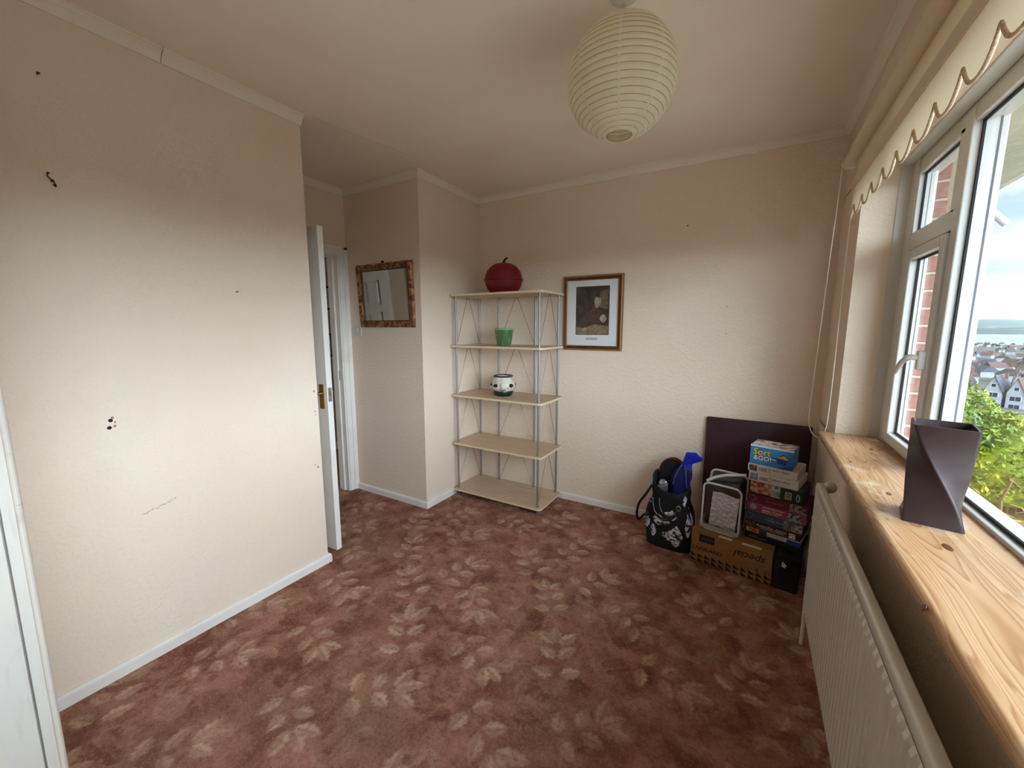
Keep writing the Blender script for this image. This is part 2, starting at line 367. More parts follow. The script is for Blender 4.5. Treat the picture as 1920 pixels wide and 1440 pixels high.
# ------------------------------------------------------------------ panelled doors
def door_leaf(root, w=.75, h=1.975, t=.038):
    st, mid = .105, .09
    xs = [(st, (w-mid)/2), ((w+mid)/2, w-st)]; zs = [(.20, .78), (.95, 1.46), (1.55, 1.85)]
    b = B()
    for a, c in ((0, st), ((w-mid)/2, (w+mid)/2), (w-st, w)): b.box((a, 0, 0), (c, t, h), .0015, 1)
    for z0, z1 in ((0, .20), (.78, .95), (1.46, 1.55), (1.85, h)):
        for x0, x1 in xs: b.box((x0-.001, 0.0004, z0), (x1+.001, t-.0004, z1))
    b.build('frame', WHITE, root)
    for z0, z1 in zs:
        for x0, x1 in xs:
            p = B().box((x0-.002, .012, z0-.002), (x1+.002, t-.012, z1+.002))
            i = .028
            for ya, yb in ((.012, .004), (t-.012, t-.004)):
                r0 = [(x0+.012, ya, z0+.012), (x1-.012, ya, z0+.012), (x1-.012, ya, z1-.012), (x0+.012, ya, z1-.012)]
                r1 = [(x0+i+.012, yb, z0+i+.012), (x1-i-.012, yb, z0+i+.012), (x1-i-.012, yb, z1-i-.012), (x0+i+.012, yb, z1-i-.012)]
                p.loft([r0, r1])
            p.build('panel', WHITE, root)
def furniture(root, w=.75, t=.038, z=.985):
    for s, y in ((-1, 0), (1, t)):
        hd = B().box((w-.068, y-.003 if s < 0 else y-.001, z-.075), (w-.028, y+.001 if s < 0 else y+.003, z+.075), .001, 1).build('handle_plate', BRASS, root)
        q = B().cyl((w-.048, y, z+.02), (w-.048, y+s*.045, z+.02), .009, 12)
        q.tube([(w-.048, y+s*.045, z+.02), (w-.08, y+s*.05, z+.021), (w-.135, y+s*.048, z+.016), (w-.155, y+s*.044, z+.014)], [.009, .009, .008, .006], 10)
        q.build('lever', BRASS, hd, smooth=True, auto=40)
    B().box((w-.001, t/2-.012, z-.03), (w+.0012, t/2+.012, z+.055)).build('latch_plate', STEEL, root)
    B().box((w, t/2-.006, z+.005), (w+.009, t/2+.006, z+.025), .002, 1).build('latch_bolt', BRASS, root)
    for hz in (.2, 1.0, 1.75): B().cyl((-.004, t/2, hz), (-.004, t/2, hz+.09), .006, 10).build('hinge', BRASS, root)
d1 = struct(obj('door_1', None, None, (XD+.006, 1.437, .010), (0, 0, math.radians(3.2)))); door_leaf(d1); furniture(d1)
d2 = struct(obj('door_2', None, None, (-4.075, .74, .004), (0, 0, PI/2))); door_leaf(d2); furniture(d2)
b = B()
for y0, y1, z0, z1 in ((.66, .735, 0, 2.06), (1.495, 1.57, 0, 2.06), (.66, 1.57, 1.985, 2.06)): b.box((-4.102, y0, z0), (-4.08, y1, z1), .003, 1)
struct(b.build('trim_hall_door', WHITE))
b = B().box((-4.102, 2.985, 0), (-4.06, 3.04, 2.03), .006, 2).box((-4.104, 2.975, 1.99), (-4.05, 3.05, 2.07), .01, 2)
struct(b.build('trim_hall_post', HALLW))

# ------------------------------------------------------------------ window
win = struct(obj('window_1', None))
x0, x1 = .545, .627; YW0 = -1.30
def fr(a, bb, bev=.004): return B().box(a, bb, bev, 2)
# fixed frame members
b = fr((x0, 2.392, SILL-.02), (.608, REV+.004, HEAD+.004)); b.box((x0+.006, YW0, 2.052), (x1-.001, REV, HEAD+.004), .004, 2)
b.box((x0+.004, YW0, SILL-.03), (x1-.001, REV, SILL+.012), .004, 2); b.box((x0+.001, YW0-.01, SILL-.02), (x1, YW0+.06, HEAD+.004), .004, 2)
b.build('frame', UPVC, win)
fr((x0+.001, 1.905, SILL), (x1, 1.962, HEAD-.01)).build('mullion', UPVC, win)
fr((x0+.001, -.83, SILL), (x1, -.73, HEAD-.01)).build('mullion', UPVC, win)
fr((x0+.002, 1.955, 1.735), (x1-.002, 2.40, 1.80)).build('transom', UPVC, win)
# fanlight beads
b = B()
for y0, y1, z0, z1 in ((1.955, 2.0, 1.79, 2.06), (2.385, 2.40, 1.79, 2.06), (1.96, 2.4, 2.045, 2.06), (1.96, 2.4, 1.795, 1.806)): b.box((x0+.004, y0, z0), (.600, y1, z1), .002, 1)
b.build('fanlight_bead', UPVC, win)
PANE = glass_mat('window_glass', (.97, .985, .98, 1))
def pane(y0, y1, z0, z1, x, parent, wid=.008):
    B().box((x, y0-.01, z0-.01), (x+.004, y1+.01, z1+.01)).build('glass_pane', PANE, parent)
    g = B()
    for a, c, e, f in ((y0-.004, y0+wid, z0, z1), (y1-wid, y1+.004, z0, z1), (y0, y1, z0-.004, z0+wid), (y0, y1, z1-wid, z1+.004)): g.box((x-.006, a, e), (x+.0, c, f))
    g.build('gasket', BLACK, parent)
pane(2.0, 2.386, 1.806, 2.046, .572, win)
pane(-.73, 1.905, SILL+.012, 2.052, .574, win, .009)
pane(YW0+.06, -.83, SILL+.012, 2.052, .574, win)
# casement sash
sx0, sx1 = .534, .590
b = B()
for y0, y1, z0, z1 in ((2.305, 2.372, .916, 1.728), (1.962, 2.0, .916, 1.728), (2.0, 2.305, 1.690, 1.728), (2.0, 2.305, .916, .958)): b.box((sx0, y0, z0), (sx1, y1, z1), .004, 2)
sash = b.build('casement', UPVC, win); pane(2.0, 2.305, .958, 1.690, .566, sash)
g = B()
for y0, y1, z0, z1 in ((2.371, 2.378, .91, 1.735), (1.962, 2.378, 1.727, 1.734), (1.962, 2.378, .909, .917)): g.box((.546, y0, z0), (.56, y1, z1))
g.build('seal', BLACK, win)
hd = B().box((.512, 1.966, 1.262), (.536, 1.992, 1.33), .005, 2)
hd.build('handle_base', UPVC, sash)
B().tube([(.515, 1.979, 1.305), (.492, 1.985, 1.306), (.484, 2.02, 1.285), (.480, 2.075, 1.240)], [.011, .011, .009, .008], 10).build('handle_lever', mat('handle_white', (205, 200, 195), .4), sash, smooth=True)
# outer beads seen through the glass (mullion flank with its dark drain groove)
b = B()
for y in (1.905,): b.box((.606, y-.0012, SILL), (.611, y+.001, HEAD-.03))
b.box((.578, 2.3035, .96), (.580, 2.306, 1.69)).box((.585, 2.3845, 1.81), (.587, 2.387, 2.04)); b.build('groove', mat('grey_seal', (92, 92, 100), .6), win)
# plastic trim on the reveal beside the frame
b = B().box((.505, REV-.006, SILL), (.548, REV+.002, HEAD+.001), .002, 1).box((.500, YW0, HEAD-.006), (.548, REV, HEAD+.002), .002, 1)
struct(b.build('trim_window', UPVC))
# timber board
def wood_sill():
    m = bpy.data.materials.new('pine_board'); m.use_nodes = True; t = m.node_tree; bs = t.nodes['Principled BSDF']; n = t.nodes.new; l = t.links.new
    bs.inputs['Roughness'].default_value = .26; bs.inputs['Specular IOR Level'].default_value = .5
    c = n('ShaderNodeTexCoord'); mp = n('ShaderNodeMapping'); mp.inputs['Scale'].default_value = (1, .075, 1); l(c.outputs['Object'], mp.inputs[0])
    no = n('ShaderNodeTexNoise'); no.inputs['Scale'].default_value = 9; no.inputs['Detail'].default_value = 2.5; no.inputs['Distortion'].default_value = .4; l(mp.outputs[0], no.inputs['Vector'])
    mu = n('ShaderNodeMath'); mu.operation = 'MULTIPLY'; mu.inputs[1].default_value = 30; l(no.outputs[0], mu.inputs[0])
    si = n('ShaderNodeMath'); si.operation = 'FRACT'; l(mu.outputs[0], si.inputs[0])
    r = n('ShaderNodeValToRGB'); e = r.color_ramp.elements; e[0].position = 0; e[0].color = lin((208, 166, 124)); e[1].position = .6; e[1].color = lin((200, 154, 110))
    k = e.new(.88); k.color = lin((178, 126, 84)); k = e.new(1); k.color = lin((204, 160, 116)); l(si.outputs[0], r.inputs[0])
    n2 = n('ShaderNodeTexNoise'); n2.inputs['Scale'].default_value = 6; n2.inputs['Detail'].default_value = 3; l(c.outputs['Object'], n2.inputs['Vector'])
    mr = n('ShaderNodeMapRange'); mr.inputs[1].default_value = .60; mr.inputs[2].default_value = .66; mr.inputs[4].default_value = .45; l(n2.outputs[0], mr.inputs[0])
    mx = n('ShaderNodeMix'); mx.data_type = 'RGBA'; mx.inputs['B'].default_value = lin((232, 214, 192)); l(r.outputs[0], mx.inputs['A']); l(mr.outputs[0], mx.inputs['Factor']); l(mx.outputs['Result'], bs.inputs['Base Color'])
    bp = n('ShaderNodeBump'); bp.inputs['Strength'].default_value = .25; bp.inputs['Distance'].default_value = .002; l(si.outputs[0], bp.inputs['Height']); l(bp.outputs[0], bs.inputs['Normal'])
    return m
PINE = wood_sill()
def sill_ring(y):
    f = .308+.012*(y+1.3)/3.77; z0, z1 = SILL-.034, SILL; r = .013; p = []
    for k in range(7):
        a = PI/2+PI/2*k/6; p.append((f+r+r*math.cos(a), y, z1-r+r*math.sin(a)))
    for k in range(7):
        a = PI+PI/2*k/6; p.append((f+r+r*math.cos(a), y, z0+r+r*math.sin(a)))
    return p+[(.56, y, z0), (.56, y, z1)]
sill = B().loft([sill_ring(-1.30), sill_ring(.9), sill_ring(REV+.001)]).build('window_board', PINE, smooth=True, auto=35)
tag(sill, 'knotty varnished pine window board with rounded front edge', 'windowsill')
KNOT = mat('pine_knot', (122, 70, 40), .35, var=[(60, (90, 48, 26), .4, .6)])
for kx, ky, ra, rb in ((.3085, .985, .006, .014), (.40, 1.62, .006, .016), (.36, 1.95, .005, .012), (.47, 2.2, .006, .018), (.43, 1.28, .009, .02), (.36, 2.33, .004, .012)):
    if kx < .315: B().lathe([(.0, .0012), (.007, .0012), (.007, 0)], 12).build('knot', KNOT, sill, (kx+.004, ky, SILL-.009), (0, -PI*.33, 0))
    else: B().lathe([(.0, .0006), (.85, .0006), (1, 0)], 16).build('knot', KNOT, sill, (kx, ky, SILL)).scale = (ra, rb, 1)
# outside sill and eaves
PINK = mat('sill_tile', (205, 160, 150), .8, var=[(14, (190, 140, 128), .4, .7)], bump=[(120, .4, .002)])
tag(B().prism([(.60, YW0, .83), (.60, YW0, .868), (.70, YW0, .842), (.70, YW0, .80), (.66, YW0, .80)], (0, 2.456-YW0, 0)).build('outside_sill', PINK), 'pinkish tiled sill outside the big window pane', 'windowsill')
SOF = mat('soffit_board', (196, 198, 180), .8, var=[(5, (176, 182, 160), .4, .7), (25, (206, 206, 192), .5, .7)])
eav = thing('eaves', 'weathered pale green eaves soffit above the outside of the window', 'eaves', (0, 0, 0))
for k in range(8): B().box((.66, -2.2+k*1.22, 2.352), (1.345, -2.2+k*1.22+1.212, 2.37)).build('soffit_panel', SOF, eav)
B().box((1.34, -2.2, 2.342), (1.376, 7.5, 2.50), .003, 1).build('fascia', mat('fascia', (214, 212, 204), .6), eav)
B().box((.64, -2.2, 2.368), (1.36, 7.5, 2.51)).build('rafter_fill', SOF, eav)
B().cyl((1.02, 4.0, 2.49), (1.372, 4.0, 2.083), .022, 14).build('overflow_pipe', mat('grey_pipe', (188, 190, 200), .4), eav)

# ------------------------------------------------------------------ wardrobe edge (near left)
wd = thing('wardrobe', 'white painted built-in wardrobe with half-round edge moulding beside the long wall', 'wardrobe', (0, 0, 0))
WPAINT = mat('wardrobe_paint', (222, 214, 203), .5, var=[(5, (228, 214, 198), .45, .7, (1, 1, .2)), (40, (212, 202, 190), .55, .7, (1, 1, .15))], bump=[(60, .1, .001)])
EDGE = mat('moulding_paint', (232, 220, 206), .5, var=[(9, (214, 196, 182), .6, .75)])
B().box((XL+.018, -1.45, 0), (-1.622, .187, 2.08)).build('carcass', WPAINT, wd)
B().box((-1.622, .168, .01), (-1.602, .190, 2.08), .001, 1).build('stile', WPAINT, wd)
for z0, z1 in ((.0, .412), (.413, .952), (.953, 1.6), (1.601, 2.08)):
    B().loft([[(-1.626+.026*math.sin(a), .187+.020*(1-math.cos(a))/1.0*.5+.0, z) for a in [PI*i/8 for i in range(9)]] for z in (z0, z1)]).build('edge_moulding', EDGE, wd, smooth=True, auto=50)
B().box((-1.620, -.62, .02), (-1.602, .1635, 2.06), .001, 1).build('door', WPAINT, wd)
B().box((-1.620, -1.44, .02), (-1.602, -.626, 2.06), .001, 1).build('door', WPAINT, wd)
B().box((-1.604, .150, 1.022), (-1.594, .166, 1.030), .001, 1).box((-1.604, .154, 1.010), (-1.592, .160, 1.042), .001, 1).build('catch', STEEL, wd)

# ------------------------------------------------------------------ radiator
RAD = mat('radiator_enamel', (222, 214, 202), .18, spec=.65)
rad = thing('radiator', 'white ribbed panel radiator under the window board', 'radiator', (0, 0, 0))
ya, yb, za, zb, xf = .25, 2.02, .20, .775, .276
prof = []; y = ya+.02; pitch = .0333
while y < yb-.03:
    for dy, dx in ((0, 0), (.0025, -.0065), (.0165, -.0065), (.019, 0)): prof.append((y+dy, dx))
    y += pitch
zz = [za+.02, za+.035, zb-.05, zb-.035]
B().loft([[(xf-.0015+(dx if k in (1, 2) else 0), yy, z) for yy, dx in prof] for k, z in enumerate(zz)], close=False).build('ribs', RAD, rad)
b = B().box((xf, ya, za), (xf+.018, yb, zb-.002), .004, 2); b.build('panel', RAD, rad)
B().box((xf-.002, ya, zb-.032), (xf+.024, yb, zb), .008, 3).build('top_rail', RAD, rad, smooth=True, auto=40)
B().box((xf-.002, ya, za-.002), (xf+.020, yb, za+.02), .008, 3).build('bottom_rail', RAD, rad, smooth=True, auto=40)
B().box((xf-.004, yb-.012, za), (xf+.022, yb+.004, zb), .006, 2).build('end_seam', RAD, rad, smooth=True, auto=40)
for yy in (.5, 1.1, 1.8): B().box((xf+.016, yy, .3), (XR+.004, yy+.004, .42)).build('bracket', RAD, rad)
B().cyl((xf+.012, yb, za+.03), (xf+.012, yb+.05, za+.03), .01, 12).cyl((xf+.012, yb+.05, za+.04), (xf+.012, yb+.05, -.004), .0075, 10).build('pipe', mat('pipe_paint', (214, 206, 194), .5), rad)
b = B().cyl((xf+.03, yb+.0, zb-.035), (xf+.03, yb+.05, zb-.035), .012, 14); b.ball((xf+.052, yb+.055, zb-.03), .025, 2); b.build('valve_knob', mat('knob_cream', (206, 198, 178), .5), rad, smooth=True)

# ------------------------------------------------------------------ roller blind
bl = thing('roller_blind', 'cream roller blind with scalloped braided hem rolled up above the window', 'blind', (0, 0, 0))
FAB = mat('blind_fabric', (216, 194, 160), .85, trans=.36, bump=[(300, .15, .001)])
FAB2 = mat('blind_roll', (226, 206, 176), .8, bump=[(300, .15, .001)])
RX, RZ, RR, RY1, RY0 = .338, 2.178, .029, 2.54, -1.40
B().cyl((RX, RY0, RZ), (RX, RY1-.03, RZ), RR, 28).build('roll', FAB2, bl, smooth=True, auto=40)
B().cyl((RX, RY1-.03, RZ), (RX, RY1, RZ), RR+.004, 24).build('end_cap', mat('blind_plastic', (230, 214, 194), .5), bl, smooth=True, auto=40)
B().box((RX-.012, RY1-.004, RZ-.03), (XR+.004, RY1+.006, RZ+.03), .004, 2).build('bracket', mat('blind_plastic2', (226, 210, 190), .5), bl)
fx = RX+.010
pk = [2.388-.1555*i for i in range(0, 22)]
ztop, zpk, zlow = 2.165, 1.957, 1.902
def hemz(y):
    t = ((2.388-y)/.1555) % 1.0
    s = abs(2*t-1); return zlow+(zpk-zlow)*(s**2.6)
ys = [2.462-.0155*i for i in range(0, 248)]
B().loft([[(fx, y, ztop) for y in ys], [(fx, y, 2.03) for y in ys], [(fx, y, hemz(y)) for y in ys]], close=False, cap=False).build('fabric', FAB, bl)
B().box((fx-.007, ys[-1], 2.034), (fx-.0012, 2.458, 2.078), .002, 1).build('lath_pocket', FAB2, bl)
BRAID = mat('braid', (226, 204, 172), .7, var=[(260, (196, 166, 136), .45, .6)])
B().tube([(fx-.002, y, hemz(y)) for y in ys], .0042, 6).build('braid', BRAID, bl, smooth=True)
CORD = mat('cord', (232, 222, 208), .6)
c1 = [(.308, 2.525, 2.150), (.304, 2.56, 1.85), (.301, 2.60, 1.53), (.30, 2.645, 1.228), (.299, 2.69, .985), (.298, 2.66, .905), (.302, 2.58, .872), (.312, 2.52, .862), (.335, 2.495, .858)]
c2 = [(.366, 2.53, 2.150), (.362, 2.55, 1.95), (.360, 2.54, 1.70), (.358, 2.515, 1.449), (.356, 2.495, 1.145), (.352, 2.49, .93), (.335, 2.495, .857)]
def smoothpath(p, k=6):
    p = [Vector(q) for q in p]; out = []
    for i in range(len(p)-1):
        a, b_, c, d = p[max(i-1, 0)], p[i], p[i+1], p[min(i+2, len(p)-1)]
        for j in range(k):
            t = j/k; out.append(.5*((2*b_)+(c-a)*t+(2*a-5*b_+4*c-d)*t*t+(3*b_-a-3*c+d)*t**3))
    return out+[p[-1]]
B().tube(smoothpath(c1), .0024, 6).build('cord', CORD, bl, smooth=True); B().tube(smoothpath(c2), .0022, 6).build('cord', CORD, bl, smooth=True)

# ------------------------------------------------------------------ pendant lantern
LX, LY, LZ, LR = -.444, 1.47, 2.237, .180
lan = thing('paper_lantern', 'round white paper lantern shade hanging from the ceiling rose', 'lamp', (LX, LY, LZ))
PAPER = mat('rice_paper', (252, 245, 224), .8, trans=.5, var=[(14, (246, 236, 208), .45, .75)], bump=[(38, .5, .006)])
prof = []; nr = 24; a0, a1 = -1.33, 1.30
for i in range(nr):
    t0 = a0+(a1-a0)*i/nr; t1 = a0+(a1-a0)*(i+1)/nr
    for f, k in ((0, .985), (.25, 1.0), (.5, 1.006), (.75, 1.0)):
        t = t0+(t1-t0)*f; prof.append((LR*k*math.cos(t), LR*1.0*math.sin(t)*(k if abs(t) > .7 else 1)))
prof.append((LR*.985*math.cos(a1), LR*math.sin(a1)))
B().lathe(prof, 56).build('shade', PAPER, lan, smooth=True)
SEAM = mat('paper_seam', (246, 240, 222), .8, trans=.3)
for k in range(8):
    ph = k*PI/4+.25; half = .016
    rg = []
    for r_, z_ in prof[1:-1]: rg.append([((r_+.0012)*math.cos(ph+s*half/max(r_, .04)*.8), (r_+.0012)*math.sin(ph+s*half/max(r_, .04)*.8), z_) for s in (-.35, .35)])
    B().loft(rg, close=False, cap=False).build('seam', SEAM, lan)
WIRE = mat('wire', (176, 156, 116), .6)
for i in range(1, nr):
    t = a0+(a1-a0)*i/nr; rr = LR*.985*math.cos(t)+.0004
    B().tube([(rr*math.cos(2*PI*k/56), rr*math.sin(2*PI*k/56), LR*math.sin(t)*(.985 if abs(t) > .7 else 1)) for k in range(56)], .0009, 4, True).build('hoop', WIRE, lan)
for t, nm in ((a0, 'bottom_ring'), (a1, 'top_ring')):
    rr = LR*.99*math.cos(t); B().tube([(rr*math.cos(2*PI*k/32), rr*math.sin(2*PI*k/32), LR*.99*math.sin(t)) for k in range(32)], .0016, 5, True).build(nm, WIRE, lan)
zt = LR*math.sin(a1); zbm = LR*math.sin(a0)
B().tube([(.038, .010, zbm), (.030, .008, 0), (.035, .004, zt+.035), (.044, 0, zt)], .0014, 5).tube([(-.038, -.010, zbm), (-.030, 0, 0), (-.035, -.004, zt+.02), (-.044, 0, zt)], .0014, 5).build('spreader', WIRE, lan)
rose = thing('ceiling_rose', 'white plastic ceiling rose with flex and bulb holder inside the lantern', 'ceiling rose', (LX, LY, H))
B().lathe([(.0, -.030), (.016, -.030), (.022, -.024), (.046, -.010), (.05, 0), (0, .002)], 32).build('cover', mat('rose_plastic', (224, 218, 200), .4), rose, smooth=True, auto=50)
B().cyl((0, 0, -.03), (0, 0, -.15), .004, 8).build('flex', mat('flex', (206, 196, 176), .5), rose)
B().lathe([(0, -.145), (.012, -.145), (.018, -.16), (.018, -.205), (0, -.205)], 18).build('bulb_holder', mat('holder', (226, 220, 206), .4), rose, smooth=True, auto=50)

# ------------------------------------------------------------------ mirror, switch, picture
def mitred(b, w, h, prof):
    """frame around w x h centred opening; prof = [(outwards, forward)] ; local XZ plane, front towards -Y"""
    rings = []
    for sx, sz in ((-1, -1), (1, -1), (1, 1), (-1, 1)):
        rings.append([(sx*(w/2+o), -f, sz*(h/2+o)) for o, f in prof])
    return b.loft(rings, loop=True)
mw, mh = .600, .488
mir = thing('wall_mirror', 'mirror in a carved gilt and brown frame hanging beside the doorway', 'mirror', (-2.467, YM-.004, 1.654), rot=(math.radians(3.0), 0, math.radians(0)))
GILT = patches('gilt_frame', [(88, 46, 28), (138, 84, 46), (190, 142, 92), (112, 60, 36), (168, 112, 66)], 46, .4)
fw = .048
mitred(B(), mw-2*fw, mh-2*fw, [(0, 0), (0, .012), (.006, .016), (.012, .018), (.036, .024), (.044, .022), (fw, .012), (fw, 0)]).build('frame', GILT, mir)
mitred(B(), mw-2*fw-.012, mh-2*fw-.012, [(0, .004), (0, .012), (.006, .014), (.007, .004)]).build('inner_lip', mat('dark_brown', (66, 36, 22), .4), mir)
b = B()
for k in range(90):
    side = random.random()
    if side < .55: px, pz = random.uniform(-mw/2+.02, mw/2-.02), random.choice((-1, 1))*(mh/2-fw/2)
    else: px, pz = random.choice((-1, 1))*(mw/2-fw/2), random.uniform(-mh/2+.02, mh/2-.02)
    b.ball((px+random.uniform(-.008, .008), -.024, pz+random.uniform(-.008, .008)), .008, 1, (random.uniform(.7, 1.5), .5, random.uniform(.6, 1.2)))
b.build('carved_leaves', GILT, mir, smooth=True)['kind'] = 'stuff'
MIRR = mat('mirror_silver', (205, 208, 204), .015, 1)
B().box((-(mw/2-fw+.004), -.006, -(mh/2-fw+.004)), (mw/2-fw+.004, -.002, mh/2-fw+.004)).build('mirror_glass', MIRR, mir)
B().box((-.012, -.014, mh/2-.004), (.012, -.002, mh/2+.016), .003, 1).build('hanger', mat('iron', (60, 46, 38), .5, .5), mir)
sw = thing('light_switch', 'white square light switch below the corner of the mirror', 'switch', (-2.815, YM, 1.385))
B().box((-.043, -.009, -.043), (.043, .002, .043), .003, 2).build('plate', mat('switch_plastic', (214, 204, 190), .35), sw)
B().box((-.010, -.014, -.018), (.010, -.008, .018), .003, 1).build('rocker', mat('switch_rocker', (232, 226, 216), .3), sw)

pw, ph = .466, .562
pic = thing('framed_picture', 'dark print in a white mount and brown and gold frame on the wall', 'picture', (-1.0545, YB-.002, 1.519), rot=(math.radians(.8), 0, 0))
DBR = mat('picture_brown', (88, 52, 32), .4, var=[(20, (70, 38, 22), .4, .7)])
GLD = mat('picture_gold', (176, 130, 74), .35, .5)
pf = .034
mitred(B(), pw-2*pf, ph-2*pf, [(0, 0), (0, .014), (.012, .020), (.02, .022), (.026, .020), (pf, .012), (pf, 0)]).build('frame', DBR, pic)
mitred(B(), pw-.016, ph-.016, [(-.004, .016), (-.004, .0235), (.003, .022), (.006, .014)]).build('outer_gilt', GLD, pic)
mitred(B(), pw-2*pf-.006, ph-2*pf-.006, [(0, .008), (0, .016), (.004, .018), (.007, .010)]).build('inner_gilt', GLD, pic)
MOUNT = mat('mount_card', (226, 226, 224), .8)
iw, ih = .262, .362; oz = .018
mitred(B(), iw, ih, [(0, .007), (.0015, .009), (.075, .009), (.075, .006)]).build('mount', MOUNT, pic, (0, 0, oz))
B().box((-pw/2+.02, -.0075, -ph/2+.02), (pw/2-.02, -.001, ph/2-.02)).build('backing', MOUNT, pic)
pr = B().box((-iw/2, -.0082, -ih/2+oz), (iw/2, -.0072, ih/2+oz)).build('print', patches('print_dark', [(38, 28, 24), (52, 38, 30), (80, 60, 46), (46, 34, 30)], 26), pic)
def blob(pts, colr, nm, y=-.0086):
    k = len(pts); B().prism([(x*1.2, y, z*1.18+oz) for x, z in pts], (0, .0006, 0)).build('tone', mat(nm, colr, .6, var=[(40, tuple(int(c*.7) for c in colr), .4, .7)]), pr)
blob([(-.105, -.15), (.105, -.15), (.105, -.098), (.02, -.085), (-.06, -.11), (-.105, -.1)], (146, 122, 98), 'tone_ground')
blob([(.045, .02), (.10, .01), (.10, .13), (.05, .12)], (120, 100, 76), 'tone_wall')
blob([(.02+.06*math.cos(2*PI*k/14)*(1+.2*math.sin(k*2.3)), -.03+.045*math.sin(2*PI*k/14)) for k in range(14)], (92, 62, 46), 'tone_brown', -.0089)
blob([(.035+.022*math.cos(2*PI*k/12), .055+.034*math.sin(2*PI*k/12)*(1+.25*math.sin(k*1.7))) for k in range(12)], (176, 160, 140), 'tone_pale', -.0092)
blob([(.072+.020*math.cos(2*PI*k/12)*(1+.2*math.cos(k*2.1)), -.05+.026*math.sin(2*PI*k/12)) for k in range(12)], (182, 166, 148), 'tone_pale2', -.0092)
blob([(-.045+.018*math.cos(2*PI*k/12), -.12+.012*math.sin(2*PI*k/12)*(1+.2*math.cos(k*2.1))) for k in range(12)], (170, 150, 128), 'tone_pale3', -.0092)
B().box((-.045, -.0098, -.200), (.045, -.0088, -.185)).build('caption_plate', mat('caption', (188, 190, 190), .6), pic)
mitred(B(), .088, .013, [(0, .0095), (0, .0102), (.002, .0102), (.002, .0095)]).build('caption_border', mat('cap_line', (120, 122, 124), .6), pic, (0, 0, -.1925))
B().box((-pw/2+pf-.004, -.0125, -ph/2+pf-.004), (pw/2-pf+.004, -.0115, ph/2-pf+.004)).build('glass', glass_mat('picture_glass', refl=.06), pic)

# small fixings left on the walls
NAIL = mat('rusty_nail', (70, 48, 34), .6, .3)
def fixing(name, label, cat, loc, kind, rz=0):
    t = thing(name, label, cat, loc, rz)
    if kind == 'nail': B().cyl((0, .006, 0), (0, -.012, .003), .0022, 8).lathe([(0, -.003), (.005, -.003), (.005, 0), (0, 0)], 10, (0, -.012, .003)).build('shank', NAIL, t)
    else:
        B().tube(smoothpath([(0, .005, .02), (-.008, -.006, .022), (-.010, -.010, .010), (0, -.008, -.002), (.006, -.008, -.012), (.004, -.016, -.022), (-.002, -.018, -.016)]), .0022, 6).build('hook', NAIL, t)
        B().cyl((.001, .004, -.002), (.001, -.008, -.002), .0045, 8).build('nail', NAIL, t)
    return t
fixing('picture_hook', 'small bent rusty hook left in the long bare wall', 'hook', (XL, .454, 1.910), 'hook', PI/2)
fixing('nail', 'single nail high up near the ceiling of the long bare wall', 'nail', (XL, .457, 2.244), 'nail', PI/2)
fixing('nail', 'dark nail in the wall above and right of the framed print', 'nail', (-.417, YB, 2.074), 'nail')
fixing('nail', 'tiny nail in the long bare wall at mid height', 'nail', (XL, 1.007, 1.573), 'nail', PI/2)
wl = bpy.data.objects['wall_left']; HOLE_SHADE = mat('hole_shade', (40, 30, 26), .9); PLUG = mat('raw_plaster', (176, 120, 100), .9)  # dark disc colour stands in for the shade inside a screw hole
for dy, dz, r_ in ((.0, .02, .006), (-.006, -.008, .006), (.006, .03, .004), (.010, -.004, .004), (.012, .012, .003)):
    B().lathe([(0, .0012), (r_, .0012), (r_*1.2, 0)], 10).build('screw_hole_disc', HOLE_SHADE if r_ > .005 else PLUG, wl, (XL, .517+dy, 1.04+dz-.01), (0, PI/2, 0))
SC = mat('scuff', (150, 134, 118), .9)
for k in range(9): B().box((-.0003, 0, 0), (.0006, random.uniform(.008, .016), .0022)).build('scuff', SC, wl, (XL, .575+k*.0135, .640+k*.0033+random.uniform(-.002, .002)), (random.uniform(-.1, .5), 0, 0))
for k in range(5): B().box((-.0003, 0, 0), (.0008, random.uniform(.004, .010), random.uniform(.004, .012))).build('scuff', PLUG if k == 0 else SC, wl, (XL, 1.352+random.uniform(-.015, .015), (1.045, .93, .91, .62, .60)[k]))
wb = bpy.data.objects['wall_back']
for x_, z_ in ((-.154, 1.546), (-.146, 1.372)): B().lathe([(0, .001), (.0025, .001), (.003, 0)], 8).build('screw_hole_disc', HOLE_SHADE, wb, (x_, YB, z_), (PI/2, 0, 0))

